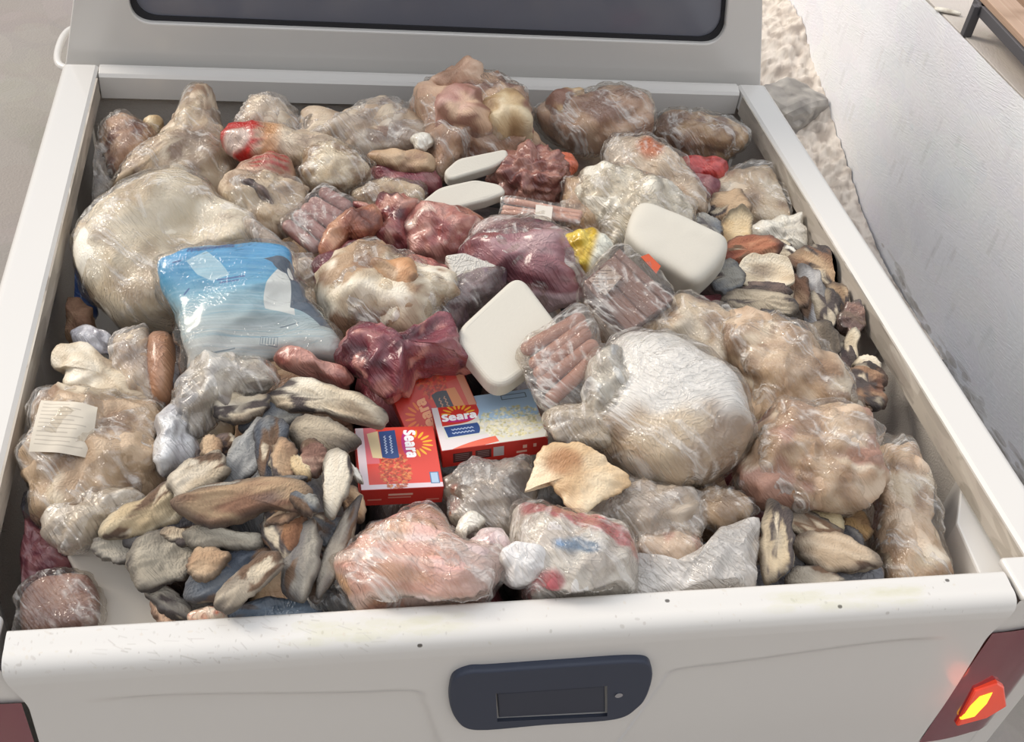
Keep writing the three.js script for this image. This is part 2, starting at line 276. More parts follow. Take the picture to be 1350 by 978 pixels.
{ // tailgate: one skin over the rounded top edge, its outer face pressed in below a crease
  const prof = [[LEN + 0.002, 0.62], [LEN + 0.002, 0.85], [LEN + 0.002, RAIL - 0.008], ...arc(LEN + 0.01, RAIL - 0.008, 0.008, 180, 90, 4).slice(1), [LEN + 0.02, RAIL - 0.0005], [LEN + 0.03, RAIL - 0.002], ...arc(LEN + 0.036, RAIL - 0.026, 0.024, 88, 8, 10)];
  const first = prof.length; for (let y = RAIL - 0.032; y > 0.6; y -= 0.005) prof.push([GATE - 0.002 + 0.006 * smooth(1.05, 0.8, y), y]);
  prof.push([GATE - 0.01, 0.6]);
  const crease = (x) => 0.972 + 0.03 * smooth(0.17, 0.55, Math.abs(x)) + (x > 0 ? 0.004 : 0), halfw = (y) => 0.6505 + 0.02 * smooth(0.99, 1.075, y) - 0.002 * smooth(0.9, 0.7, y);
  const nx = 240, P = [], UV = [], idx = []; let s = 0;
  prof.forEach(([z, y], j) => {
    if (j) s += Math.hypot(z - prof[j - 1][0], y - prof[j - 1][1]);
    for (let i = 0; i <= nx; i++) {
      const t = i / nx * 2 - 1, x = t * halfw(y); let dz = 0;
      if (j >= first) { const up = y - crease(x), pod = 0.165 - Math.abs(x - 0.005) - 0.25 * Math.max(0, 0.94 - y), k = Math.max(up, pod, 0.5 * (up + pod) + 0.5 * Math.hypot(up - pod, 0.02) - 0.002); dz = -0.006 * (1 - smooth(-0.005, 0.004, k)) * (1 - smooth(0.5, 0.6, Math.abs(x))); }
      P.push(x, y, z + dz); UV.push((t + 1) / 2, s);
    }
  });
  for (let j = 0; j < prof.length - 1; j++) for (let i = 0; i < nx; i++) { const a = j * (nx + 1) + i, b = a + 1, e = a + nx + 1, f = e + 1; idx.push(a, f, b, a, e, f); }
  // right way round: rows run up inside, over the top and down outside
  const g = new THREE.BufferGeometry(); g.setAttribute('position', new THREE.Float32BufferAttribute(P, 3)); g.setAttribute('uv', new THREE.Float32BufferAttribute(UV, 2)); g.setIndex(idx); g.computeVertexNormals();
  const gateTex = canvas(2048, 1024, (x, w, h) => {
    x.fillStyle = '#dad8d4'; x.fillRect(0, 0, w, h);
    const r = rng(61), Y = (v) => h - v * h, top0 = 0.46, top1 = 0.52; // s along the profile, 1 = 1 m
    for (let i = 0; i < 260; i++) { const px = r() < 0.6 ? r() * r() * w : r() * w; x.globalAlpha = 0.06 + 0.2 * r(); x.fillStyle = ['#8a8176', '#b8ad9d', '#6d655c', '#c9b9a2'][i % 4]; x.beginPath(); x.ellipse(px, Y(lerp(top0, top1, r())), 1 + 9 * r() * r() * r(), 0.8 + 2 * r(), -0.6 + 0.8 * r(), 0, 7); x.fill(); }
    x.lineWidth = 1.4; for (let i = 0; i < 60; i++) { const px = 150 + r() * 520, py = Y(lerp(top0, top1, r())); x.globalAlpha = 0.08 + 0.2 * r(); x.strokeStyle = '#7d746a'; x.beginPath(); x.moveTo(px, py); x.lineTo(px + 6 + 24 * r(), py - 10 * r()); x.stroke(); }
    for (const [px, py] of [[0.62, 0.475], [0.37, 0.515], [0.8, 0.5], [0.93, 0.47]]) { x.globalAlpha = 0.8; x.fillStyle = '#3d3934'; x.beginPath(); x.ellipse(px * w, Y(py), 5, 2.5, 0, 0, 7); x.fill(); }
    for (let i = 0; i < 160; i++) { x.globalAlpha = 0.03; x.fillStyle = '#c2a87c'; x.beginPath(); x.ellipse((i % 2 ? 1500 : 520) + 330 * r(), Y(0.475 + 0.03 * r()), 12 + 30 * r(), 3 + 5 * r(), 0, 0, 7); x.fill(); } x.globalAlpha = 1;
  });
  const gate = part('tailgate', g, phys({ map: gateTex, roughness: 0.34, clearcoat: 0.6, clearcoatRoughness: 0.14 }), truck);
  part('gate_core', new THREE.BoxGeometry(1.27, 0.4, 0.04).translate(0, 0.82, LEN + 0.03), M.bed, gate);
  for (const sx of [-1, 1]) part('gate_seam', new THREE.BoxGeometry(0.006, 0.42, 0.04).translate(sx * 0.654, 0.82, LEN + 0.03), M.seam, gate);
  const sh = (pts, z) => { const p = pts.map(([a, b]) => onZ(a, b, z)).map((v) => new THREE.Vector3(v.x, v.y, 0)); return new THREE.CatmullRomCurve3(p, true, 'centripetal').getPoints(90).map((v) => new THREE.Vector2(v.x, v.y)); };
  const bez = new THREE.Shape(sh([[597, 912], [603, 896], [620, 889], [640, 888], [740, 881], [838, 875], [852, 877], [857, 888], [855, 905], [846, 926], [838, 934], [826, 943], [810, 948], [720, 955], [630, 962], [615, 959], [604, 948], [597, 930]], GATE + 0.01));
  const hole = [[654, 916], [801, 906], [801, 946], [656, 953]].map(([a, b]) => onZ(a, b, GATE + 0.012));
  bez.holes.push(new THREE.Path(hole.map((v) => new THREE.Vector2(v.x, v.y))));
  const bezel = part('handle_bezel', new THREE.ExtrudeGeometry(bez, { depth: 0.008, bevelEnabled: true, bevelSize: 0.004, bevelThickness: 0.005, bevelSegments: 4 }).translate(0, 0, GATE - 0.003), M.handle, gate);
  const ps = [[656, 918], [799, 908], [799, 944], [658, 951]].map(([a, b]) => onZ(a, b, GATE + 0.012)), cx = (ps[0].x + ps[1].x + ps[2].x + ps[3].x) / 4, cy = (ps[0].y + ps[1].y + ps[2].y + ps[3].y) / 4;
  part('handle_paddle', new THREE.ExtrudeGeometry(new THREE.Shape(ps.map((v) => new THREE.Vector2(cx + (v.x - cx) * 0.97, cy + (v.y - cy) * 0.9))), { depth: 0.004, bevelEnabled: true, bevelSize: 0.002, bevelThickness: 0.002, bevelSegments: 2 }).translate(0, 0, GATE + 0.001), M.paddle, gate);
  const lk = onZ(816, 917, GATE + 0.012); part('key_lock', new THREE.CylinderGeometry(0.0055, 0.0055, 0.006, 20).rotateX(Math.PI / 2).translate(lk.x, lk.y, GATE + 0.009), M.chrome, gate);
}
{ // cab: shell with tumblehome, rear panel with its window
  const out = (k = 0) => { const h = [[0.8 - k, 0.45 + k], [0.8 - k, 1.03], [0.787 - k, 1.08], [0.747 - k, 1.24], [0.69 - k, 1.45], [0.63 - k, 1.66 - k], [0.56 - k, 1.72 - k]]; return [...h, ...h.map(([x, y]) => [-x, y]).reverse()].map(([x, y]) => new THREE.Vector2(x, y)); };
  const Z = -0.062, back = new THREE.Shape(out());
  const wl = onZ(163, 0, Z), a = onZ(190, 33, Z).y, b = onZ(945, 60, Z).y, wr = onZ(957, 30, Z), y0 = (a + b) / 2;
  const win = (g) => { const s = new THREE.Path(), L = -0.652 + g, R = 0.672 - g, B = y0 + g, T = 1.55 - g, r = 0.05; s.moveTo(L + r, B); s.lineTo(R - r, B); s.quadraticCurveTo(R, B, R, B + r); s.lineTo(R - 0.05, T - r); s.quadraticCurveTo(R - 0.05, T, R - 0.05 - r, T); s.lineTo(L + 0.05 + r, T); s.quadraticCurveTo(L + 0.05, T, L + 0.05, T - r); s.lineTo(L, B + r); s.quadraticCurveTo(L, B, L + r, B); return s; };
  back.holes.push(win(0));
  const panel = part('cab_rear_panel', new THREE.ExtrudeGeometry(back, { depth: 0.02, bevelEnabled: true, bevelSize: 0.004, bevelThickness: 0.004, bevelSegments: 3, curveSegments: 10 }).translate(0, 0, Z - 0.024), M.paint, truck);
  const seal = new THREE.Shape(win(0.001).getPoints(10)); seal.holes.push(win(0.014));
  const rw = part('rear_window', new THREE.ExtrudeGeometry(new THREE.Shape(win(0.013).getPoints(10)), { depth: 0.004, bevelEnabled: false }).translate(0, 0, Z - 0.022), M.glass, truck);
  part('window_seal', new THREE.ExtrudeGeometry(seal, { depth: 0.012, bevelEnabled: false }).translate(0, 0, Z - 0.024), M.rubber, rw);
  const ring = new THREE.Shape(out()); ring.holes.push(new THREE.Path(out(0.03)));
  const shell = part('cab_shell', new THREE.ExtrudeGeometry(ring, { depth: 1.5, bevelEnabled: false }).translate(0, 0, Z - 1.526), M.paint, truck);
  part('cab_lining', new THREE.ExtrudeGeometry(new THREE.Shape(out(0.032)), { depth: 0.02, bevelEnabled: false }).translate(0, 0, Z - 1.4), M.lining, shell);
  part('rear_seat', new RoundedBoxGeometry(1.3, 0.62, 0.16, 4, 0.05).translate(0, 0.78, Z - 0.32), M.lining, shell);
  for (const x of [-0.4, 0.4]) part('headrest', new RoundedBoxGeometry(0.27, 0.18, 0.1, 4, 0.04).translate(x, 1.2, Z - 0.34), M.lining, shell);
  const c = new THREE.CatmullRomCurve3([[-0.795, 1.0, -0.15], [-0.832, 1.0, -0.18], [-0.842, 1.005, -0.26], [-0.828, 1.01, -0.33], [-0.79, 1.01, -0.36]].map((p) => new V3(...p)));
  part('door_handle', new THREE.TubeGeometry(c, 30, 0.0085, 10), M.paint, truck);
  part('hood', new RoundedBoxGeometry(1.56, 0.5, 1.1, 4, 0.08).translate(0, 0.75, -2.1), M.paint, truck);
  part('rear_bumper', new RoundedBoxGeometry(1.5, 0.16, 0.14, 4, 0.03).translate(0, 0.5, 1.44), M.chrome, truck);
  part('chassis', new THREE.BoxGeometry(0.9, 0.14, 3.7).translate(0, 0.5, -0.5), M.rubber, truck);
  const tyre = new THREE.LatheGeometry([[0.2, -0.1], [0.3, -0.11], [0.335, -0.09], [0.345, -0.05], [0.345, 0.05], [0.335, 0.09], [0.3, 0.11], [0.2, 0.1]].map(([r, y]) => new THREE.Vector2(r, y)), 40).rotateZ(Math.PI / 2);
  const rim = new THREE.LatheGeometry([[0.001, 0.05], [0.06, 0.055], [0.08, 0.03], [0.16, 0.05], [0.2, 0.09], [0.205, 0.1], [0.205, -0.1], [0.001, -0.02]].map(([r, y]) => new THREE.Vector2(r, y)), 32).rotateZ(Math.PI / 2);
  for (const [x, z] of [[-0.7, 0.55], [0.7, 0.55], [-0.7, -2.1], [0.7, -2.1]]) { const w = part('wheel', tyre, M.rubber, truck); w.position.set(x, 0.335, z); part('rim', rim, M.chrome, w); }
}

// ---------------------------------------------------------------- the load: helpers
const PAL = {
  beige: ['#8a7362', '#a8917d', '#bda892', '#cdbba6'], tripe: ['#a08c77', '#c4b39c', '#d8cbb8', '#e4dacb'], pink: ['#84614f', '#a67f6c', '#bd9781', '#ceae9a'], rose: ['#94605a', '#b5827a', '#c99f94', '#b77f76'],
  red: ['#3f1a20', '#62262d', '#7d3a3b', '#94544c'], maroon: ['#3a121c', '#581d2a', '#70303c', '#8a5256'], purple: ['#5d3640', '#7a4c56', '#946c75', '#a98990'], rust: ['#5a2c24', '#7e4434', '#9c6048', '#b07d62'],
  dried: ['#4e463f', '#71665b', '#938676', '#aea08d'], grey: ['#3b3a40', '#5a585b', '#7d7873', '#9c958b'], slate: ['#2b303d', '#434955', '#5f636a', '#83827f'], tan: ['#8c6c4c', '#ae8e68', '#c6ab84', '#d6c2a2'],
  dark: ['#2c2427', '#43383a', '#5d4d4a', '#77655e'], white: ['#b9b1a6', '#d6d0c6', '#e6e1d8', '#efebe4'], sausage: ['#a5695c', '#ba8172', '#c99588', '#b37868'], brown: ['#6b4c3c', '#8a6a55', '#a58468', '#bb9d80'], skin: ['#b08a64', '#c9a57c', '#d9bc98', '#e2cdae'],
};
let seedAt = 1;
// what touches the truck bed is pressed flat against it
function press(geo, q, O, gap) {
  const p = geo.attributes.position, v = new V3(), iq = q.clone().invert();
  for (let i = 0; i < p.count; i++) {
    v.fromBufferAttribute(p, i).applyQuaternion(q).add(O);
    if (v.y < 1.095) {
      v.z = clamp(v.z, 0.004 + gap, 1.398 - gap);
      let X = v.z > 1.14 ? lerp(0.713, 0.664, clamp((v.z - 1.14) / 0.12)) : 0.713;
      if (v.y < 0.775 && v.z > 0.11 && v.z < 0.99) X = 0.505;
      v.x = clamp(v.x, -(X === 0.505 ? X : Math.max(X, 0.7)) + gap, X - gap);
      v.y = Math.max(v.y, 0.64 + gap);
    }
    v.sub(O).applyQuaternion(iq); p.setXYZ(i, v.x, v.y, v.z);
  }
  geo.computeVertexNormals(); return geo;
}
const F0 = (o) => rest(...(o.at ?? mid(o.px)), o);
const mid = (px) => { let a = 0, b = 0; for (const [x, y] of px) { a += x; b += y; } return [a / px.length, b / px.length]; };
// a lump of something, bare or inside a film that is a part of it
function piece(name, label, category, o) {
  const F = F0(o), g = place(thing(name, label, category, o.group), F), seed = o.seed ?? seedAt++, shape = { ...o, tb: (o.tb ?? 0.05) * 0.7, pal: PAL[o.pal] ?? o.pal, seed };
  const ol = o.px.map(([x, y]) => F.to(x, y));
  g.frame = F; g.outline = ol; g.shape = shape;
  part(o.core ?? 'meat', press(lump(ol, shape), F.q, F.O, 0.004), M[o.mat ?? 'meat'], g);
  if (o.film) {
    const f = { amp: 0.008, ff: 15, stretch: 2.5, dir: 0.5, mat: 'film', grow: 0.004, ...o.film };
    part('plastic_film', press(lump(f.px ? f.px.map(([x, y]) => F.to(x, y)) : ol, { ...shape, pal: null, blot: null, centre: null, th: (o.th ?? 0.05) + 0.006, tb: shape.tb + 0.002, n: 150, rows: 70, folds: f.amp, ff: f.ff, stretch: f.stretch, dir: f.dir, grow: f.px ? 0 : f.grow, rim: f.rim ?? 0.006 }), F.q, F.O, 0.001), M[f.mat], g);
  }
  return g;
}
// extra lumps that show as separate pieces in the same bag
function inside(g, name, px, o) { return part(name, lump(px.map(([x, y]) => g.frame.to(x, y)), { ...g.shape, n: 40, rows: 18, seed: seedAt++, ...o, pal: PAL[o.pal] ?? o.pal ?? g.shape.pal, sag: (u, v) => o.up ?? 0 }), M[o.mat ?? 'meat'], g); }
// a long flat piece from one end to the other
function leaf(name, label, category, a, b, w, o = {}) {
  const e = 0.06; [a, b] = [[a[0] - e * (b[0] - a[0]), a[1] - e * (b[1] - a[1])], [b[0] + e * (b[0] - a[0]), b[1] + e * (b[1] - a[1])]];
  const ax = [b[0] - a[0], b[1] - a[1]], L = Math.hypot(...ax), n = [-ax[1] / L, ax[0] / L], r = rng(seedAt * 77 + 5), pts = [];
  const prof = { ellipse: (t) => Math.pow(Math.sin(Math.PI * clamp(t, 0.02, 0.98)), 0.55), leaf: (t) => Math.pow(Math.sin(Math.PI * Math.pow(t, 0.8)), 0.9) + 0.05, fan: (t) => 0.35 + 0.75 * t - 0.35 * smooth(0.85, 1, t), blunt: (t) => Math.pow(Math.sin(Math.PI * clamp(t, 0.03, 0.97)), 0.3) }[o.kind ?? 'ellipse'];
  const side = (s) => { for (let i = 0; i <= 7; i++) { const t = s > 0 ? i / 7 : 1 - i / 7; if (s < 0 && (i === 0 || i === 7)) continue; const ww = w / 2 * prof(t) * (0.88 + 0.22 * r()) * s, c = (o.curve ?? 0) * Math.sin(Math.PI * t); pts.push([a[0] + ax[0] * t + n[0] * (ww + c), a[1] + ax[1] * t + n[1] * (ww + c)]); } };
  side(1); side(-1);
  const Fm = rest((a[0] + b[0]) / 2, (a[1] + b[1]) / 2, { lift: 0, tilt: 0.5, ...o }), A = Fm.to(...a), B = Fm.to(...b), k = 3 * (2 * r() - 1);
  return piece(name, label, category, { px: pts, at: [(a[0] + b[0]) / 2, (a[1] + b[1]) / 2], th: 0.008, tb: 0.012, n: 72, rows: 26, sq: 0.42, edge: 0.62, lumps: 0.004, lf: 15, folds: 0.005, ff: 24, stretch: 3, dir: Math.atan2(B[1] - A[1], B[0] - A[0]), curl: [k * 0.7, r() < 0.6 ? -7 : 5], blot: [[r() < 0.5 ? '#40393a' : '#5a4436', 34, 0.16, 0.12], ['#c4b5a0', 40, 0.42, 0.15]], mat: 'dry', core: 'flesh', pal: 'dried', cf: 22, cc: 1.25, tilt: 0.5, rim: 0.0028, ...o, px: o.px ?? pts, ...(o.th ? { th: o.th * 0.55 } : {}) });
}
// a solid slab cut to an outline, its rim rounded
function slab(name, label, category, o) {
  const F = F0(o), g = place(thing(name, label, category, o.group), F), pts = o.px.map(([x, y]) => F.to(x, y));
  g.frame = F; g.outline = pts;
  const s = new THREE.Shape(); const R = o.round ?? 0.015;
  pts.forEach((p, i) => { const q = pts[(i + 1) % pts.length], k = pts[(i + pts.length - 1) % pts.length]; const cut = (A, B) => { const d = Math.hypot(B[0] - A[0], B[1] - A[1]), t = Math.min(0.45, R / d); return [lerp(A[0], B[0], t), lerp(A[1], B[1], t)]; }; const a = cut(p, k), b = cut(p, q); i ? s.lineTo(...a) : s.moveTo(...a); s.quadraticCurveTo(p[0], p[1], b[0], b[1]); });
  s.closePath();
  const bv = o.bevel ?? 0.006, geo = new THREE.ExtrudeGeometry(s, { depth: o.thick, bevelEnabled: true, bevelSize: bv, bevelOffset: -bv, bevelThickness: bv, bevelSegments: 4, curveSegments: 8 }).translate(0, 0, -o.thick);
  if (o.warp) { const p = geo.attributes.position; for (let i = 0; i < p.count; i++) p.setZ(i, p.getZ(i) + o.warp * fbm(p.getX(i) * 9, p.getY(i) * 9, 3)); geo.computeVertexNormals(); }
  g.body = part(o.core ?? 'tray', geo, M[o.mat ?? 'foam'], g); g.shape2d = s;
  return g;
}
// franks side by side under a film
function franks(label, o) {
  const F = F0(o), g = place(thing('sausage_pack', label, 'sausage pack', o.group), F), [a, b, c, d] = o.px.map(([x, y]) => F.to(x, y)), n = o.count;
  const L = (p, q, t) => [lerp(p[0], q[0], t), lerp(p[1], q[1], t)], wd = Math.hypot(a[0] - d[0], a[1] - d[1]), r = wd / n / 2 * 1.14;
  for (let i = 0; i < n; i++) {
    const t = (i + 0.5) / n, p = L(a, d, t), q = L(b, c, t), len = Math.hypot(q[0] - p[0], q[1] - p[1]), geo = new THREE.CapsuleGeometry(r, Math.max(0.01, len - 2 * r), 8, 18, 14), P = geo.attributes.position, C = [], R0 = (PAL[o.pal ?? 'sausage'] ?? o.pal).map(tone);
    for (let k = 0; k < P.count; k++) { const y = P.getY(k); P.setX(k, P.getX(k) + 0.004 * Math.sin(y * 18 + i * 2)); C.push(...ramp(R0, 0.5 + 0.5 * fbm(P.getX(k) * 18 + i * 9, y * 20, P.getZ(k) * 30, 3))); }
    geo.setAttribute('color', new THREE.Float32BufferAttribute(C, 3)); geo.computeVertexNormals();
    geo.rotateZ(Math.atan2(q[1] - p[1], q[0] - p[0]) - Math.PI / 2).translate((p[0] + q[0]) / 2, (p[1] + q[1]) / 2, -r * 0.2);
    part('sausage', geo, M.smoothWet, g);
  }
  const ol = o.film ? o.film.map(([x, y]) => F.to(x, y)) : [a, L(a, b, 0.5), b, L(b, c, 0.5), c, L(c, d, 0.5), d, L(d, a, 0.5)];
  part('plastic_film', lump(ol, { th: r * 1.15, tb: r * 1.5, sq: 0.45, n: 120, rows: 50, seed: seedAt++, lumps: 0.003, folds: 0.004, ff: 22, stretch: 3, dir: 0.2, grow: 0.002 }), M.film, g);
  if (o.sticker) { const s = slabOn(F, o.sticker, 'price_label', M.paper, g, r * 1.2 + 0.002); s.userData.label = 'white printed price sticker'; }
  g.frame = F; return g;
}
function slabOn(F, px, name, mat, parent, up, thick = 0.0012) {
  const pts = px.map(([x, y]) => F.to(x, y)); const g = new THREE.ExtrudeGeometry(new THREE.Shape(pts.map(([x, y]) => new THREE.Vector2(x, y))), { depth: thick, bevelEnabled: false }).translate(0, 0, up), p = g.attributes.position, uv = g.attributes.uv;
  let u0 = 1e9, u1 = -1e9, v0 = 1e9, v1 = -1e9; for (const [u, v] of pts) { u0 = Math.min(u0, u); u1 = Math.max(u1, u); v0 = Math.min(v0, v); v1 = Math.max(v1, v); }
  for (let i = 0; i < p.count; i++) uv.setXY(i, (p.getX(i) - u0) / (u1 - u0), (p.getY(i) - v0) / (v1 - v0));
  return part(name, g, mat, parent);
}

// ---------------------------------------------------------------- the bottom of the heap, glimpsed in the gaps
{
  const r = rng(77), dk = ['dark', 'maroon', 'brown', 'grey', 'dark', 'slate'];
  for (let j = 0; j < 6; j++) for (let i = 0; i < 6; i++) {
    const x = -0.53 + 1.06 * i / 5 + (r() - 0.5) * 0.03, z = 0.14 + 1.12 * j / 5 + (r() - 0.5) * 0.03, y = BED + 0.03, top = heapTop(x, z) - 0.115 - (Math.abs(x) > 0.5 ? 0.04 : 0);
    const kind = dk[(i * 5 + j * 3) % 6], shade = { dark: 'blackish', maroon: 'dark maroon', brown: 'dull brown', grey: 'dark grey', slate: 'slate blue' }[kind];
    const g = thing('bottom_bag', `${shade} bag of old meat glimpsed in the gaps at the bottom of the heap`, 'meat bag', `${shade} bags at the bottom of the heap`);
    g.position.set(x, y, z);
    const ol = Array.from({ length: 16 }, (_, k) => { const a = (k + 0.5) / 16 * Math.PI * 2, c = Math.cos(a), n = Math.sin(a), R = 0.104 * Math.pow(c ** 6 + n ** 6, -1 / 6) * (0.95 + 0.05 * r()); return [R * c, R * n * 1.04]; });
    const h = (top - y) / 2;
    part('meat', press(lump(ol, { th: h, tb: h * 0.97, sq: 0.6, n: 40, rows: 24, seed: 300 + j * 6 + i, lumps: 0.008, lf: 12, folds: 0.004, ff: 12, pal: PAL[kind], cf: 14 }).rotateX(-Math.PI / 2).translate(0, h, 0), new THREE.Quaternion(), g.position, 0.004), M.wet, g);
  }
}

// ---------------------------------------------------------------- the load, from the cab to the tailgate
const BAG = 'meat bag', PIECE = 'meat';
piece('meat_piece', 'reddish brown meat slab in the cab corner behind the tall cone bag', PIECE, { px: [[134, 168], [160, 160], [190, 166], [208, 180], [200, 210], [172, 232], [146, 232], [134, 205]], pal: 'pink', th: 0.06, tb: 0.06, lift: -0.03, film: { mat: 'film' }, blot: [['#6a4238', 20, 0.1]] });
piece('fat_scrap', 'small pale yellow scrap of fat beside the tall cone bag at the front wall', PIECE, { px: [[188, 160], [206, 156], [216, 166], [210, 180], [194, 178]], pal: 'tan', th: 0.03, tb: 0.04, lift: -0.02 });
piece('clear_bag', 'crumpled clear empty bag against the inside of the bed beside the big round tripe bag', 'plastic bag', { px: [[112, 205], [128, 196], [148, 232], [150, 250], [118, 292], [104, 280], [106, 240]], pal: 'grey', th: 0.03, tb: 0.05, lift: -0.05, film: { mat: 'milky', amp: 0.012, ff: 12 } });
piece('cone_bag', 'tall cone of beige tripe in a knotted film bag leaning on the front wall', BAG, { px: [[222, 178], [234, 142], [258, 125], [276, 126], [288, 148], [294, 182], [318, 228], [300, 262], [240, 262], [190, 246], [150, 252], [156, 236], [180, 208], [208, 196]], centre: null, pal: 'beige', th: 0.07, tb: 0.07, lift: 0.0, folds: 0.012, ff: 10, blot: [['#c9b8a4', 18, 0.15], ['#7e6453', 22, 0.25]], film: { amp: 0.008, ff: 13, dir: 1.3 } });
piece('tied_bag', 'small pale domed bag of chicken behind the red printed bag', BAG, { px: [[312, 178], [318, 152], [336, 138], [362, 138], [384, 150], [398, 176], [370, 190], [330, 190]], pal: 'beige', th: 0.06, tb: 0.06, lift: -0.02, blot: [['#d5c4b0', 14, 0.05]], film: { mat: 'milky' } });
{ // red printed bag with a white lump of chicken showing
  const g = piece('printed_bag', 'chicken bag with a red printed end and clear window, by the front wall', BAG, {
    px: [[292, 184], [306, 170], [340, 168], [384, 174], [424, 184], [456, 194], [448, 222], [410, 226], [370, 216], [330, 214], [304, 202]], mat: 'wrap', core: 'bag_skin', pal: 'beige', th: 0.045, tb: 0.05, lift: 0.03, folds: 0.006, ff: 16, n: 90, rows: 40,
    colour: (c, s, t) => { const red = smooth(0.36, 0.22, s + 0.1 * n3(s * 9, t * 9, 1)), win = smooth(0.16, 0.1, Math.hypot((s - 0.13) * 1.2, (t - 0.45) * 0.5)); const R = lin('#b3261f'), W = lin('#c9b4a8'), O = lin('#c98a4e'), k = smooth(0.3, 0.36, s) * smooth(0.5, 0.4, s) * 0.6; return [0, 1, 2].map((i) => lerp(lerp(lerp(c[i], [O.r, O.g, O.b][i], k), [R.r, R.g, R.b][i], red), [W.r, W.g, W.b][i], win * red)); } });
  void g;
}
piece('chicken_lump', 'whitish skinned lump of chicken in clear film beside the red printed bag', PIECE, { px: [[398, 208], [420, 192], [446, 190], [468, 202], [486, 220], [488, 240], [466, 252], [432, 252], [402, 238]], pal: 'tripe', th: 0.05, tb: 0.05, lift: 0.05, film: {} , blot: [['#8f765f', 16, 0.2]] });
piece('striped_bag', 'small bag with red stripes tucked under the red printed bag', BAG, { px: [[300, 244], [312, 222], [336, 208], [372, 212], [392, 232], [380, 252], [344, 258]], pal: 'pink', mat: 'wrap', core: 'bag_skin', th: 0.04, tb: 0.05, lift: 0.035, colour: (c, s, t) => { const k = smooth(0.25, 0.4, s) * smooth(0.95, 0.8, s) * smooth(0.35, 0.5, t) * (0.5 + 0.5 * Math.sin(t * 40 + s * 6)); const R = lin('#a8332e'); return [lerp(c[0], R.r, k), lerp(c[1], R.g, k), lerp(c[2], R.b, k)]; } });
piece('tangled_bag', 'grey brown bag tangle with a loop handle against the front wall', BAG, { px: [[398, 172], [408, 152], [424, 152], [436, 164], [464, 146], [500, 140], [530, 144], [552, 158], [566, 186], [552, 206], [516, 206], [470, 208], [432, 198], [404, 188]], pal: 'beige', th: 0.05, tb: 0.06, lift: -0.01, folds: 0.014, ff: 12, blot: [['#7a6258', 15, 0.05], ['#cbbfb3', 20, 0.2]], film: { mat: 'milky', amp: 0.012, ff: 12 } });
{ const F = rest(413, 163, { lift: 0.03, tilt: 0.8 }), g = place(thing('bag_loop', 'small whitish plastic loop standing up from the tangled bag by the front wall', 'bag handle'), F); part('loop', new THREE.TorusGeometry(0.016, 0.0045, 10, 28), M.milky, g); }
piece('plastic_scrap', 'white crumpled plastic scrap on the tangled bag by the front wall', 'plastic scrap', { px: [[492, 142], [508, 138], [526, 142], [522, 152], [500, 152]], pal: 'white', th: 0.012, tb: 0.01, lift: 0.05, mat: 'dry', core: 'plastic' });
piece('plastic_scrap', 'shiny white plastic scrap beside the big topmost bag of pink meat', 'plastic scrap', { px: [[538, 184], [556, 176], [570, 188], [566, 202], [546, 204]], pal: 'white', th: 0.02, tb: 0.02, lift: 0.04, mat: 'wrap', core: 'plastic', folds: 0.006 });
piece('meat_stick', 'tan brown sausage shaped piece below the tangled bag', PIECE, { px: [[484, 208], [510, 198], [550, 202], [572, 212], [570, 228], [540, 232], [502, 222]], pal: 'brown', th: 0.03, tb: 0.03, lift: 0.02 });
piece('meat_piece', 'dark plum coloured meat in the hollow behind the two white trays', PIECE, { px: [[486, 224], [530, 228], [574, 226], [580, 252], [540, 258], [496, 250]], pal: 'maroon', th: 0.03, tb: 0.05, lift: -0.04, mat: 'wet' });
piece('meat_piece', 'beige flat cut between the ribbed sausage pack and the lower white tray', PIECE, { px: [[466, 256], [496, 244], [536, 246], [562, 256], [556, 274], [516, 282], [478, 276]], pal: 'beige', th: 0.03, tb: 0.04, lift: 0.01, film: {} });
{ // the big topmost bag
  const g = piece('large_bag', 'biggest bag at the cab end, pinkish meat chunks rising above the header rail', BAG, { px: [[546, 142], [558, 116], [592, 106], [634, 102], [668, 110], [690, 134], [698, 168], [696, 204], [668, 214], [620, 214], [578, 238], [570, 204], [552, 180]], pal: 'pink', th: 0.07, tb: 0.08, lift: 0.03, lumps: 0.02, folds: 0.012, ff: 9, blot: [['#d3ad92', 11, 0.05], ['#7c5346', 14, 0.15]], film: { amp: 0.008, ff: 10 } });
  inside(g, 'meat', [[572, 150], [600, 142], [640, 158], [646, 190], [600, 200], [572, 184]], { th: 0.1, tb: 0.02, pal: 'rose' });
  inside(g, 'meat', [[630, 160], [652, 144], [690, 156], [696, 190], [660, 198], [636, 186]], { th: 0.095, tb: 0.02, pal: 'tan' });
  inside(g, 'meat', [[566, 126], [600, 112], [640, 110], [632, 136], [590, 146]], { th: 0.09, tb: 0.02, pal: 'pink' });
}
piece('skin_flap', 'brownish flap of skin hanging beside the big topmost bag', PIECE, { px: [[690, 168], [712, 182], [730, 206], [716, 220], [694, 212]], pal: 'brown', th: 0.02, tb: 0.03, lift: 0.0 });
{ const g = piece('cut_joint', 'meat joint with a pale sawn wedge face in film at the front wall', BAG, { px: [[708, 152], [722, 140], [762, 134], [800, 122], [836, 126], [858, 142], [860, 168], [832, 188], [784, 194], [744, 190], [716, 172]], pal: 'pink', th: 0.06, tb: 0.06, lift: 0.0, blot: [['#7d584c', 12, 0.12]], film: { amp: 0.006 } });
  inside(g, 'fat_face', [[712, 150], [728, 138], [768, 132], [752, 156], [738, 170], [718, 162]], { th: 0.066, tb: 0.02, pal: 'skin' });
}
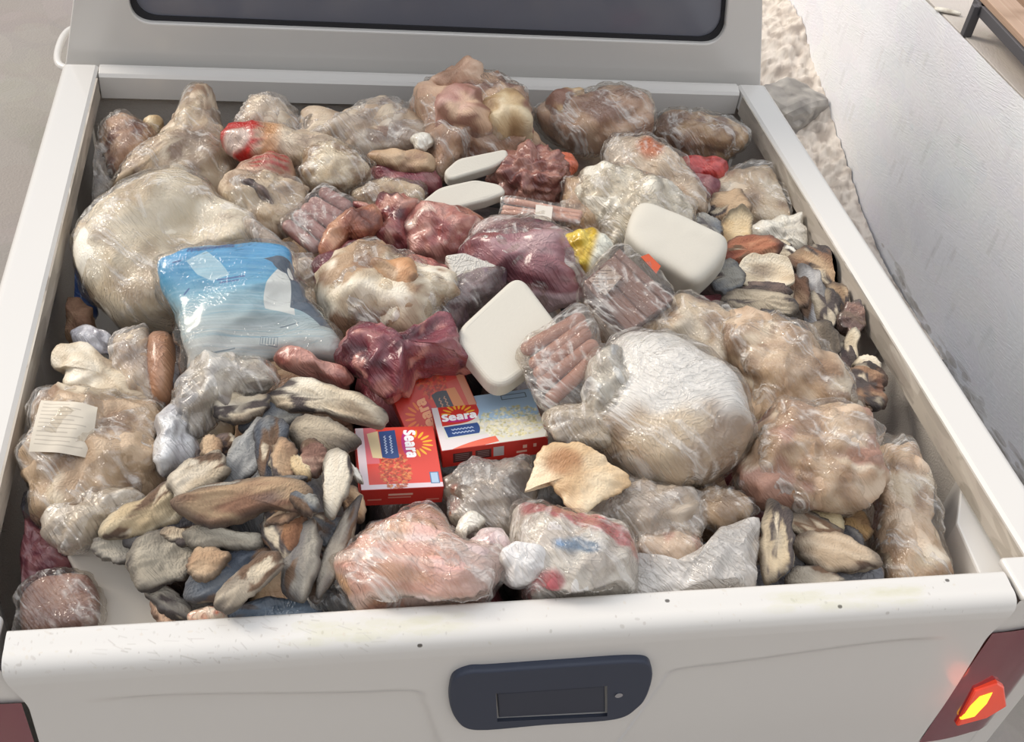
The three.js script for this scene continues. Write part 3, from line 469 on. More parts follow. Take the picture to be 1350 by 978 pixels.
piece('plastic_scrap', 'clear twisted bag end between the two joints at the front wall', 'plastic scrap', { px: [[838, 146], [850, 130], [862, 140], [858, 168], [848, 180]], pal: 'beige', th: 0.02, tb: 0.02, lift: 0.05, mat: 'wrap', core: 'plastic' });
piece('oval_bag', 'oval brown meat parcel in the corner between header rail and bed side', BAG, { px: [[860, 176], [874, 158], [906, 153], [948, 158], [978, 172], [984, 190], [962, 206], [922, 208], [884, 204], [864, 192]], pal: 'brown', th: 0.055, tb: 0.06, lift: 0.0, blot: [['#c7aa8c', 13, 0.08], ['#6e4d3e', 20, 0.2]], film: { amp: 0.004, ff: 14 } });
{ const g = piece('orange_bag', 'pale chicken bag with an orange printed spot, below the oval brown parcel', BAG, { px: [[800, 200], [808, 184], [832, 182], [862, 192], [896, 210], [910, 236], [934, 262], [926, 282], [892, 276], [852, 258], [818, 244], [802, 226]], pal: ['#b39a86', '#cdb6a2', '#ddcbbb', '#c3a48e'], mat: 'wrap', core: 'bag_skin', th: 0.05, tb: 0.06, lift: 0.03, n: 80, rows: 34, colour: (c, s, t) => { const k = smooth(0.17, 0.08, Math.hypot(s - 0.42, (t - 0.72) * 0.8)), O = lin('#c96a28'), w = smooth(0.25, 0.1, s) * 0.6, W = lin('#e3ddd5'); return [0, 1, 2].map((i) => lerp(lerp(c[i], [W.r, W.g, W.b][i], w), [O.r, O.g, O.b][i], k)); }, film: { mat: 'film', amp: 0.006 } }); void g; }
piece('red_packet', 'small glossy red packet under the oval brown parcel', 'packet', { px: [[896, 216], [914, 210], [944, 212], [958, 222], [950, 236], [916, 240], [900, 232]], pal: ['#7d1c1e', '#a8282a', '#bc3834', '#8d2224'], th: 0.03, tb: 0.04, lift: 0.01, mat: 'wrap', core: 'packet_skin', folds: 0.005 });
piece('meat_piece', 'maroon lump in the hollow below the glossy red packet', PIECE, { px: [[904, 234], [940, 236], [950, 252], [934, 268], [910, 256]], pal: 'maroon', th: 0.03, tb: 0.05, lift: -0.02, mat: 'wet' });
piece('clear_bag', 'clear bag of pale beige meat against the bed side behind the dried pile', BAG, { px: [[934, 246], [956, 226], [990, 222], [1012, 224], [1032, 246], [1058, 284], [1064, 308], [1040, 322], [1000, 308], [960, 296], [936, 276]], pal: 'beige', th: 0.05, tb: 0.06, lift: 0.01, blot: [['#cfc4b8', 10, 0.1]], film: { mat: 'film', amp: 0.01, ff: 12 } });
piece('white_plastic', 'sheet of crumpled white plastic over the clear bag against the bed side', 'plastic sheet', { px: [[996, 228], [1016, 226], [1032, 250], [1054, 282], [1040, 288], [1010, 272], [998, 254]], pal: 'white', mat: 'wrap', core: 'plastic', th: 0.012, tb: 0.01, lift: 0.05, folds: 0.01, ff: 14, n: 70, rows: 30 });
piece('white_plastic', 'shiny white plastic corner just above the dried pile at the bed side', 'plastic sheet', { px: [[992, 304], [1024, 292], [1058, 286], [1064, 308], [1052, 326], [1024, 326], [1002, 318]], pal: 'white', mat: 'wrap', core: 'plastic', th: 0.025, tb: 0.03, lift: 0.06, folds: 0.012, ff: 12, n: 70, rows: 30 });

// the middle: sausages, red meat, trays
{ const g = piece('tripe_bag', 'large rounded whitish tripe bag with a folded hollow top, against the bed side', BAG, {
    px: [[100, 322], [112, 294], [146, 262], [186, 240], [226, 234], [262, 246], [300, 270], [340, 304], [338, 336], [300, 350], [262, 380], [240, 420], [226, 440], [188, 438], [152, 418], [122, 388], [104, 356]], pal: 'tripe', th: 0.1, tb: 0.1, lift: 0.02, sq: 0.8, n: 96, rows: 44, lumps: 0.012, lf: 9, folds: 0.006, ff: 9, cf: 10, blot: [['#927c66', 7, 0.12, 0.3], ['#ece5da', 9, 0.2, 0.3]],
    sag: (u, v) => -0.07 * Math.exp(-((u - 0.03) ** 2 + (v - 0.025) ** 2) / 0.005), film: { amp: 0.006, ff: 12, stretch: 3.2, dir: 0.5, mat: 'film' } }); void g; }
{ const g = piece('folded_bag', 'beige folded meat with a dark slit, between the tripe bag and the ribbed sausages', BAG, { px: [[296, 246], [322, 232], [366, 238], [398, 252], [400, 280], [378, 306], [346, 312], [314, 286]], pal: 'beige', th: 0.05, tb: 0.06, lift: 0.03, folds: 0.01, film: { amp: 0.006 } });
  inside(g, 'slit', [[306, 250], [330, 252], [362, 276], [364, 286], [340, 274], [314, 262]], { th: 0.058, tb: 0.01, pal: 'dark', lumps: 0.002 }); }
piece('clear_bag', 'crinkled empty clear film under the ribbed sausages, touching the blue penguin bag', 'plastic bag', { px: [[330, 300], [352, 308], [392, 334], [424, 350], [430, 392], [412, 404], [392, 382], [372, 348], [340, 326]], pal: 'beige', th: 0.03, tb: 0.04, lift: 0.02, folds: 0.012, film: { mat: 'milky', amp: 0.01, ff: 14 } });
franks('pack of five pinkish franks next to the folded beige bag with a slit', { px: [[370, 296], [418, 336], [470, 268], [426, 246]].reverse(), at: [420, 290], count: 5, lift: 0.06, tilt: 0.4, pal: ['#6d4648', '#85595b', '#99696a', '#7a5052'] });
piece('chicken_piece', 'rusty brown chicken piece lying across the end of the ribbed frank pack', PIECE, { px: [[420, 340], [422, 322], [444, 296], [470, 280], [494, 282], [500, 298], [486, 318], [456, 330], [436, 346]], pal: 'rust', th: 0.04, tb: 0.04, lift: 0.075, mat: 'wet', folds: 0.01, ff: 16 });
piece('red_meat', 'dark red stringy meat between the frank pack and the lower white tray', PIECE, { px: [[470, 276], [496, 268], [540, 270], [556, 292], [548, 322], [512, 340], [486, 330], [494, 300]], pal: 'red', th: 0.045, tb: 0.05, lift: 0.04, mat: 'wet', folds: 0.016, ff: 14, blot: [['#b07a70', 24, 0.2]] });
piece('red_meat', 'dark maroon strip of meat under the rusty chicken piece', PIECE, { px: [[416, 350], [448, 332], [486, 326], [470, 350], [440, 366], [424, 376]], pal: 'maroon', th: 0.03, tb: 0.04, lift: 0.04, mat: 'wet', folds: 0.01 });
piece('red_meat', 'pinkish red folded cut with a white fat streak below the lower white tray', PIECE, { px: [[540, 296], [556, 280], [590, 280], [618, 290], [630, 314], [616, 338], [580, 346], [550, 336], [540, 318]], pal: ['#7d4442', '#9c605a', '#b58078', '#9a5c56'], th: 0.045, tb: 0.05, lift: 0.055, mat: 'wet', folds: 0.016, ff: 11, blot: [['#7d3a3b', 14, 0.02], ['#d9b9ae', 22, 0.28]] });
piece('meat_piece', 'brown curled cut beside the pinkish red folded cut', PIECE, { px: [[590, 278], [612, 280], [636, 300], [634, 318], [622, 318], [604, 298]], pal: 'rust', th: 0.03, tb: 0.04, lift: 0.06, mat: 'wet' });
{ const g = piece('tripe_parcel', 'whitish folded tripe parcel with an orange brown skin flap amid the red meat', BAG, { px: [[430, 390], [436, 356], [466, 328], [500, 326], [530, 340], [560, 358], [596, 376], [604, 396], [576, 410], [548, 440], [510, 456], [474, 440], [444, 428]], pal: 'tripe', th: 0.06, tb: 0.06, lift: 0.055, folds: 0.016, ff: 9, n: 80, rows: 36, blot: [['#9c7d62', 13, 0.05], ['#7d5e4a', 20, 0.25]], film: { amp: 0.008, ff: 12, dir: 1.0 } });
  inside(g, 'skin_flap', [[484, 362], [516, 368], [546, 372], [560, 392], [524, 412], [508, 400]], { th: 0.078, tb: 0.0, pal: ['#96623f', '#b67e56', '#c48f66', '#a06a46'], lumps: 0.004 });
  inside(g, 'pale_fold', [[492, 428], [520, 410], [556, 408], [552, 424], [520, 448], [500, 446]], { th: 0.066, tb: 0.0, pal: 'white', folds: 0.008 }); }
piece('red_meat', 'glossy brick red slice beside the clear plastic tray', PIECE, { px: [[536, 344], [564, 338], [590, 346], [598, 370], [580, 386], [556, 372]], pal: ['#6b2f2c', '#8a4540', '#a05a50', '#7a3834'], th: 0.03, tb: 0.04, lift: 0.075, mat: 'wet' });
{ // clear plastic tray, crushed
  const g = slab('clear_tray', 'crushed clear plastic tray between the red slice and the large white tray', 'tray', { px: [[586, 338], [612, 334], [656, 350], [638, 368], [616, 382], [600, 374]], thick: 0.02, mat: 'white', lift: 0.1, tilt: 0.5, round: 0.006, warp: 0.01, core: 'tray' });
  void g; }
slab('foam_tray', 'narrow white foam tray standing on edge, topmost of the white trays', 'tray', { px: [[584, 228], [604, 210], [668, 197], [671, 210], [650, 222], [592, 240]], thick: 0.016, lift: 0.1, tilt: 0.4, round: 0.012, warp: 0.003 });
slab('foam_tray', 'white foam plate lying flat just below the narrow tray', 'tray', { px: [[552, 270], [580, 248], [626, 238], [660, 244], [668, 256], [640, 266], [600, 276], [560, 281]], thick: 0.016, lift: 0.1, tilt: 0.35, round: 0.014, warp: 0.004 });
piece('minced_meat', 'crumbly brownish red minced meat behind the labelled frank pack', PIECE, { px: [[644, 232], [662, 212], [690, 200], [722, 206], [748, 224], [750, 250], [728, 264], [690, 270], [660, 258]], pal: ['#5c2e2c', '#7d4a44', '#9a6a60', '#86544c'], th: 0.05, tb: 0.05, lift: 0.045, mat: 'wet', lumps: 0.022, lf: 34, n: 90, rows: 36, cf: 34 });
piece('white_packet', 'white packet with a coral corner behind the minced meat', 'packet', { px: [[716, 208], [736, 200], [752, 202], [760, 220], [750, 232], [728, 228]], pal: 'white', mat: 'wrap', core: 'packet_skin', th: 0.02, tb: 0.02, lift: 0.06, n: 60, rows: 24, colour: (c, s) => { const k = smooth(0.45, 0.55, s), O = lin('#c9694a'); return [lerp(c[0], O.r, k), lerp(c[1], O.g, k), lerp(c[2], O.b, k)]; } });
piece('skin_flap', 'tan triangular flap of skin between the minced meat and the newspaper parcel', PIECE, { px: [[742, 262], [746, 234], [760, 236], [776, 262], [792, 308], [776, 318], [752, 300]], pal: 'brown', th: 0.03, tb: 0.05, lift: 0.04, film: {} });
franks('frank pack with a white price sticker, just behind the purple meat', { px: [[660, 282], [764, 296], [770, 276], [664, 262]].reverse(), at: [715, 280], count: 3, lift: 0.09, tilt: 0.4, sticker: [[704, 292], [706, 274], [728, 277], [726, 296]] });
piece('purple_meat', 'large purplish red cut under taut film in the middle of the heap', PIECE, { px: [[612, 330], [626, 308], [660, 296], [710, 300], [750, 312], [768, 340], [778, 372], [764, 392], [730, 404], [700, 398], [676, 372], [636, 372], [618, 352]], pal: ['#4d2630', '#6b3a44', '#875862', '#9c7a82'], th: 0.06, tb: 0.06, lift: 0.06, mat: 'wet', folds: 0.012, ff: 8, stretch: 2.5, dir: -0.15, n: 90, rows: 40, blot: [['#b79ca6', 8, 0.12], ['#6d3234', 16, 0.2]], film: { amp: 0.005, ff: 12, dir: -0.2, stretch: 4 } });
piece('plum_bag', 'dusky violet film bag in the hollow beside the large white tray', BAG, { px: [[584, 388], [620, 366], [664, 362], [660, 384], [622, 412], [600, 440], [560, 452], [552, 432]], pal: ['#453640', '#5b4a57', '#76636f', '#54404a'], th: 0.04, tb: 0.05, lift: 0.03, mat: 'wet', folds: 0.008, film: { amp: 0.006 } });
piece('yellow_packet', 'crumpled yellow packet with a clear end beside the sliced brown meat', 'packet', { px: [[735, 322], [746, 310], [768, 306], [790, 316], [806, 336], [796, 350], [776, 358], [752, 340]], pal: ['#b18a18', '#d2ae2c', '#dcc04a', '#c39c20'], mat: 'wrap', core: 'packet_skin', th: 0.03, tb: 0.03, lift: 0.135, folds: 0.012, ff: 14, n: 70, rows: 30, colour: (c, s, t) => { const k = smooth(0.6, 0.75, s - 0.25 * (t - 0.5)), W = lin('#d6d6c8'); return [lerp(c[0], W.r, k), lerp(c[1], W.g, k), lerp(c[2], W.b, k)]; } });

piece('film_strip', 'narrow white film strip across the top of the rounded tripe bag', 'plastic scrap', { px: [[228, 222], [236, 214], [250, 226], [268, 246], [262, 256], [244, 244]], pal: 'white', mat: 'wrap', core: 'plastic', th: 0.012, tb: 0.012, lift: 0.13, folds: 0.006 });
{ // newspaper-coloured parcel
  piece('paper_parcel', 'parcel wrapped in off-white printed paper behind the upturned white box', 'parcel', { px: [[762, 254], [776, 234], [812, 228], [848, 240], [886, 256], [908, 278], [912, 300], [880, 310], [836, 318], [804, 330], [792, 306], [770, 284]], pal: ['#b3a898', '#d0c7b8', '#dfd8cc', '#e8e3da'], mat: 'wrap', core: 'paper', th: 0.06, tb: 0.06, lift: 0.055, folds: 0.014, ff: 9, n: 90, rows: 40, blot: [['#a39c90', 34, 0.28, 0.1]], film: { amp: 0.008, ff: 11 } });
}
piece('white_box', 'upturned white plastic box with rounded corners beside the dried pile', 'box', { px: [[822, 322], [836, 284], [846, 280], [880, 292], [936, 318], [954, 328], [954, 346], [932, 374], [912, 386], [880, 370], [838, 344]], pal: ['#d2cbc0', '#ddd8ce', '#e5e1d8', '#dad3c8'], mat: 'foam', core: 'box', th: 0.045, tb: 0.05, sq: 0.35, lift: 0.1, lumps: 0.004, lf: 8, n: 90, rows: 36, tilt: 0.4, cf: 6 });
{ // sliced brown meat in a vacuum pack
  const F = rest(825, 388, { lift: 0.115, tilt: 0.5 }), g = place(thing('sliced_pack', 'brown sliced meat loaf in a clear pack against the upturned white box', 'meat pack'), F);
  const q = [[768, 384], [804, 342], [820, 336], [884, 398], [872, 420], [820, 446]].map(([x, y]) => F.to(x, y));
  const L = (a, b, t) => [lerp(a[0], b[0], t), lerp(a[1], b[1], t)], A = F.to(770, 380), B = F.to(816, 338), C = F.to(884, 402), D = F.to(826, 444), n = 7;
  for (let i = 0; i < n; i++) { // slices stand one behind another across the pack
    const t0 = i / n, t1 = (i + 0.88) / n, poly = [L(A, B, t0), L(A, B, t1), L(D, C, t1), L(D, C, t0)], s = new THREE.Shape(poly.map(([u, v]) => new THREE.Vector2(u, v)));
    const geo = new THREE.ExtrudeGeometry(s, { depth: 0.05, bevelEnabled: true, bevelSize: 0.002, bevelThickness: 0.004, bevelSegments: 2 }).translate(0, 0, -0.03 + 0.003 * Math.sin(i * 2.3)), P = geo.attributes.position, K = [], R = ['#4c2d27', '#643e35', '#744a3f'].map(tone);
    for (let k = 0; k < P.count; k++) K.push(...ramp(R, 0.4 + 0.1 * (i % 3) + 0.5 * fbm(P.getX(k) * 30 + i * 5, P.getY(k) * 30, P.getZ(k) * 30, 3)));
    geo.setAttribute('color', new THREE.Float32BufferAttribute(K, 3)); part('slice', geo, M.smoothWet, g);
  }
  slabOn(F, [[774, 380], [798, 360], [818, 376], [796, 400]], 'pack_label', std({ map: canvas(128, 128, (x) => { x.fillStyle = '#a9978c'; x.fillRect(0, 0, 128, 128); x.fillStyle = '#6d5a52'; for (let k = 0; k < 9; k++) x.fillRect(14, 12 + k * 12, 40 + (k * 37) % 55, 4); }), roughness: 0.6 }), g, 0.031);
  slabOn(F, [[842, 350], [852, 346], [868, 362], [862, 372]], 'orange_patch', std({ color: '#c8552f', roughness: 0.5 }), g, 0.031);
  part('plastic_film', lump(q, { th: 0.034, tb: 0.05, sq: 0.35, n: 110, rows: 48, lumps: 0.002, folds: 0.004, ff: 20, stretch: 3, dir: 0.8, grow: 0.008, seed: 91 }), M.film, g);
}
slab('foam_tray', 'large square white foam tray, upturned in the middle of the heap', 'tray', { px: [[594, 446], [684, 361], [750, 450], [655, 521]], thick: 0.022, lift: 0.13, tilt: 0.35, round: 0.035, bevel: 0.009, warp: 0.003 });
franks('open pack of fat franks leaning on the large square foam tray', { px: [[686, 458], [764, 410], [796, 462], [784, 520], [716, 536]].slice(0, 1).concat([[766, 408], [794, 466], [724, 536]]), at: [742, 470], count: 5, lift: 0.155, tilt: 0.5, pal: ['#744639', '#8b584a', '#9d6c5d', '#7f4e41'], film: [[684, 462], [722, 430], [764, 404], [790, 446], [798, 474], [782, 520], [724, 540], [700, 508]] });
piece('net_bag', 'wine red netted bag of meat between the tripe parcel and the red cartons', BAG, { px: [[452, 470], [462, 444], [490, 432], [520, 456], [552, 440], [584, 424], [600, 446], [622, 468], [626, 484], [600, 482], [568, 488], [540, 500], [522, 520], [494, 512], [466, 496]], pal: 'maroon', th: 0.05, tb: 0.06, lift: 0.07, mat: 'wet', folds: 0.016, ff: 13, n: 100, rows: 40, blot: [['#b0706a', 22, 0.22]] });
piece('pink_bone', 'pinkish red bone end poking out below the blue penguin bag', PIECE, { px: [[360, 472], [378, 460], [420, 474], [456, 486], [466, 500], [452, 512], [420, 500], [380, 486]], pal: ['#7a3f3a', '#9c6058', '#b57c72', '#a06a60'], th: 0.03, tb: 0.03, lift: 0.05, mat: 'wet' });
{ // blue penguin bag
  const tex = canvas(1024, 768, (x, w, h) => {
    const g = x.createLinearGradient(0, 0, 60, h); g.addColorStop(0, '#2a95d8'); g.addColorStop(0.35, '#3a9ad0'); g.addColorStop(0.52, '#7fb0c8'); g.addColorStop(0.68, '#a3b7c0'); g.addColorStop(1, '#b9b6b4'); x.fillStyle = g; x.fillRect(0, 0, w, h);
    const r = rng(5); for (let i = 0; i < 90; i++) { x.globalAlpha = 0.06 + 0.14 * r(); x.strokeStyle = ['#cfe6f2', '#2f86bd', '#e6edf0'][i % 3]; x.lineWidth = 2 + 10 * r(); const y = r() * h; x.beginPath(); x.moveTo(r() * w * 0.3, y); x.bezierCurveTo(w * 0.3, y - 50 * r(), w * 0.6, y - 90 * r(), w * (0.6 + 0.4 * r()), y - 60 - 60 * r()); x.stroke(); }
    // snow and dark blue lettering, too worn to read
    x.globalAlpha = 0.6; x.fillStyle = '#e6f0f4'; x.beginPath(); x.moveTo(150, 190); x.lineTo(250, 130); x.lineTo(330, 180); x.lineTo(390, 250); x.lineTo(300, 290); x.lineTo(220, 260); x.closePath(); x.fill();
    x.strokeStyle = '#27579a'; x.globalAlpha = 0.85; x.lineWidth = 15; x.lineCap = 'round'; for (let k = 0; k < 7; k++) { const px = 150 + k * 36, py = 130 - k * 8; x.beginPath(); x.moveTo(px, py); x.bezierCurveTo(px + 10, py - 36, px + 26, py - 30, px + 20, py); x.stroke(); }
    x.lineWidth = 9; for (const [a, b, c, d] of [[330, 285, 470, 255], [345, 300, 440, 280], [160, 360, 180, 330], [80, 200, 120, 190]]) { x.beginPath(); x.moveTo(a, b); x.lineTo(c, d); x.stroke(); }
    // a standing penguin seen from the side
    x.globalAlpha = 1; x.fillStyle = '#dfe6e8'; x.beginPath(); x.moveTo(650, 170); x.bezierCurveTo(580, 250, 570, 370, 600, 420); x.lineTo(760, 430); x.bezierCurveTo(740, 330, 730, 240, 690, 170); x.fill();
    x.fillStyle = '#26425f'; x.beginPath(); x.moveTo(560, 130); x.lineTo(610, 112); x.bezierCurveTo(650, 84, 720, 100, 738, 160); x.bezierCurveTo(840, 230, 870, 320, 880, 370); x.bezierCurveTo(930, 420, 980, 440, 1010, 470); x.lineTo(900, 470); x.bezierCurveTo(860, 420, 800, 400, 730, 390); x.bezierCurveTo(730, 300, 730, 240, 690, 190); x.bezierCurveTo(650, 190, 620, 170, 612, 150); x.closePath(); x.fill();
    x.fillStyle = '#eef2f2'; x.beginPath(); x.ellipse(712, 190, 12, 40, -0.4, 0, 7); x.fill();
    x.globalAlpha = 0.7; x.strokeStyle = '#41566a'; x.lineWidth = 3; x.strokeRect(590, 560, 90, 46); for (let k = 0; k < 5; k++) { x.lineWidth = 5; x.beginPath(); x.moveTo(602 + k * 15, 568); x.lineTo(602 + k * 15, 598); x.stroke(); } x.lineWidth = 7; for (const [a, b, c] of [[690, 500, 90], [330, 690, 130]]) { x.beginPath(); x.moveTo(a, b); x.lineTo(a + c, b - c * 0.35); x.stroke(); }
    x.globalAlpha = 1;
  });
  const o = { px: [[212, 350], [232, 338], [300, 322], [340, 324], [382, 334], [388, 364], [404, 396], [430, 424], [448, 456], [446, 474], [410, 474], [360, 478], [300, 494], [262, 496], [248, 470], [240, 434], [224, 396], [214, 372]], at: [320, 410], tilt: 0.45, lift: 0.1 };
  const F = rest(...o.at, o), g = place(thing('printed_bag', 'sky blue printed plastic bag with a penguin on it, below the tripe bag', 'plastic bag'), F), ol = o.px.map(([x, y]) => F.to(x, y));
  part('printed_film', lump(ol, { th: 0.035, tb: 0.05, sq: 0.75, n: 140, rows: 70, seed: 44, lumps: 0.01, lf: 10, folds: 0.008, ff: 9, stretch: 4, dir: 0.25, uvn: true }), phys({ map: tex, roughness: 0.3, clearcoat: 0.8, clearcoatRoughness: 0.15 }), g);
  part('plastic_film', lump(ol, { th: 0.042, tb: 0.05, sq: 0.75, n: 140, rows: 60, seed: 44, lumps: 0.01, lf: 10, folds: 0.009, ff: 11, stretch: 4, dir: 0.25, grow: 0.01, rim: 0.008 }), M.clear, g);
}
piece('wadded_bag', 'whitish wadded plastic bag bunched below the blue penguin bag', 'plastic bag', { px: [[236, 540], [240, 512], [262, 490], [300, 478], [340, 476], [360, 492], [352, 514], [310, 526], [284, 552], [256, 562]], pal: ['#a8a09c', '#bcb6b2', '#cfcac6', '#908a8a'], th: 0.045, tb: 0.05, lift: 0.075, mat: 'wrap', core: 'plastic', folds: 0.016, ff: 10, n: 90, rows: 40, blot: [['#7c7a7e', 10, 0.2]], film: { mat: 'film', amp: 0.01 } });
piece('smoked_sausage', 'thick plain brown sausage standing between the tripe bag and the white wing flap', PIECE, { px: [[194, 452], [202, 440], [222, 440], [232, 456], [232, 510], [222, 534], [204, 534], [194, 510]], pal: ['#7d533f', '#99694f', '#ab7c60', '#8a5d47'], th: 0.04, tb: 0.04, lift: 0.02, mat: 'wet', lumps: 0.003, cf: 8, sq: 1 });
piece('clear_bag', 'loose clear wrapping round the thick brown sausage', 'plastic bag', { px: [[150, 452], [176, 440], [194, 446], [200, 490], [210, 530], [180, 524], [158, 490]], pal: 'beige', th: 0.03, tb: 0.04, lift: 0.03, folds: 0.012, film: { mat: 'milky', amp: 0.01 } });
piece('meat_piece', 'maroon meat in the dark gap beside the blue penguin bag', PIECE, { px: [[222, 450], [240, 452], [252, 500], [236, 530], [224, 520]], pal: 'dark', th: 0.02, tb: 0.04, lift: 0.0, mat: 'wet' });
piece('blue_bag', 'patch of royal blue bag in the gap against the bed side below the tripe bag', 'plastic bag', { px: [[84, 352], [106, 348], [120, 386], [124, 412], [96, 408], [78, 384]], pal: ['#1f3a7d', '#2c4c98', '#3f62b0', '#27458c'], th: 0.03, tb: 0.05, lift: -0.07, mat: 'wrap', core: 'plastic', folds: 0.008 });
piece('meat_piece', 'dusty brown scrap beside the royal blue patch of bag', PIECE, { px: [[80, 402], [104, 396], [126, 414], [118, 440], [90, 444], [74, 428]], pal: 'brown', th: 0.03, tb: 0.05, lift: -0.04, mat: 'dry', folds: 0.01 });
piece('foil_scrap', 'silvery lilac plastic scrap above the white wing flap', 'plastic scrap', { px: [[96, 446], [112, 432], [136, 440], [160, 460], [150, 472], [120, 462]], pal: ['#a7a3b3', '#c5c2d0', '#dcdae4', '#8f8b9a'], th: 0.015, tb: 0.03, lift: 0.0, mat: 'wrap', core: 'plastic', folds: 0.008 });
piece('tripe_flap', 'white flap of tripe curled like a wing above the paper labelled bag', PIECE, { px: [[72, 486], [76, 466], [92, 454], [118, 458], [140, 478], [168, 486], [196, 514], [212, 546], [180, 546], [146, 534], [112, 526], [84, 514], [92, 492]], pal: 'tripe', th: 0.025, tb: 0.03, lift: 0.05, mat: 'meat', folds: 0.006, n: 80, rows: 30 });
{ const g = piece('labelled_bag', 'bag of tan meat with a large pale paper label near the tailgate', BAG, { px: [[40, 570], [54, 532], [84, 514], [140, 520], [184, 536], [210, 556], [216, 600], [206, 650], [170, 676], [110, 690], [54, 684], [34, 640]], pal: ['#8f745c', '#ad9178', '#c2a78d', '#a1866c'], th: 0.07, tb: 0.08, lift: 0.04, lumps: 0.016, folds: 0.012, ff: 9, n: 90, rows: 40, blot: [['#d3c2ac', 10, 0.1], ['#7a5d48', 14, 0.25]], film: { amp: 0.009, ff: 11, dir: 0.9 } });
  const lab = canvas(256, 192, (x, w, h) => { x.fillStyle = '#d9d0c0'; x.fillRect(0, 0, w, h); x.globalAlpha = 0.35; x.fillStyle = '#8b8478'; for (let k = 0; k < 11; k++) x.fillRect(16, 14 + k * 15, 120 + (k * 53) % 90, 4); x.globalAlpha = 1; });
  const px = [[46, 622], [62, 556], [134, 566], [126, 630]].map(([x, y]) => g.frame.to(x, y)), P = [], UV = [], idx = [], n = 16;
  for (let j = 0; j <= n; j++) for (let i = 0; i <= n; i++) { const s = i / n, t = j / n, u = lerp(lerp(px[0][0], px[3][0], s), lerp(px[1][0], px[2][0], s), t), v = lerp(lerp(px[0][1], px[3][1], s), lerp(px[1][1], px[2][1], s), t); P.push(u, v, 0.085 + 0.008 * fbm(u * 14, v * 14, 2) - 0.9 * ((s - 0.5) ** 2 + (t - 0.5) ** 2) * 0.03); UV.push(s, t); if (i < n && j < n) { const a = j * (n + 1) + i; idx.push(a, a + 1, a + n + 2, a, a + n + 2, a + n + 1); } }
  const geo = new THREE.BufferGeometry(); geo.setAttribute('position', new THREE.Float32BufferAttribute(P, 3)); geo.setAttribute('uv', new THREE.Float32BufferAttribute(UV, 2)); geo.setIndex(idx); geo.computeVertexNormals();
  part('paper_label', geo, std({ map: lab, roughness: 0.8 }), g).userData.label = 'pale crumpled paper label with faint printed lines'; }
piece('white_film', 'bluish white film pouch between the paper labelled bag and the pile of dried pieces', 'plastic bag', { px: [[206, 548], [228, 538], [252, 552], [260, 586], [238, 612], [214, 624], [208, 590]], pal: ['#a9a9b3', '#c3c4cd', '#d6d8e0', '#96959d'], th: 0.04, tb: 0.05, lift: 0.06, mat: 'wrap', core: 'plastic', folds: 0.01, ff: 10 });
piece('knotted_bag', 'pale film bag knotted like a bone, below the paper labelled bag', 'plastic bag', { px: [[64, 692], [74, 674], [100, 672], [116, 660], [150, 656], [188, 668], [196, 690], [168, 706], [130, 714], [100, 720], [74, 714]], pal: ['#9f9389', '#bdb1a5', '#d0c6bb', '#aca095'], th: 0.04, tb: 0.05, lift: 0.07, mat: 'wrap', core: 'plastic', folds: 0.012, ff: 11, n: 80, rows: 34, film: { amp: 0.008 } });
piece('red_meat', 'wine red fatty meat in the corner nearest the tailgate, below the paper labelled bag', PIECE, { px: [[6, 700], [24, 684], [50, 700], [80, 726], [98, 752], [70, 778], [30, 794], [8, 770]], pal: ['#4d2330', '#6d3642', '#8d555a', '#75404a'], th: 0.05, tb: 0.07, lift: 0.0, mat: 'wet', folds: 0.014, ff: 12 });
piece('dark_bag', 'dark slate film bag in the tailgate corner behind the wine red meat', 'plastic bag', { px: [[14, 664], [44, 658], [72, 690], [98, 716], [104, 744], [80, 742], [40, 706], [14, 696]], pal: ['#2f2f3a', '#44444f', '#5d5a60', '#3a3945'], th: 0.04, tb: 0.06, lift: -0.02, mat: 'wrap', core: 'plastic', folds: 0.01 });
piece('meat_pack', 'brown meat block in clear film beside the grey foam panel at the tailgate', 'meat pack', { px: [[32, 800], [50, 780], [96, 768], [124, 776], [130, 830], [90, 842], [36, 844]], pal: ['#75504a', '#8f675e', '#a57f74', '#81584f'], th: 0.05, tb: 0.06, sq: 0.4, lift: 0.02, lumps: 0.005, film: { amp: 0.005 } });
slab('foam_sheet', 'plain greyish foam sheet leaning in the corner beside the dried pile at the tailgate', 'foam sheet', { px: [[86, 730], [190, 706], [214, 740], [216, 836], [122, 846], [110, 770]], thick: 0.03, lift: 0.0, tilt: 0.5, round: 0.01, mat: 'paper', core: 'sheet' });

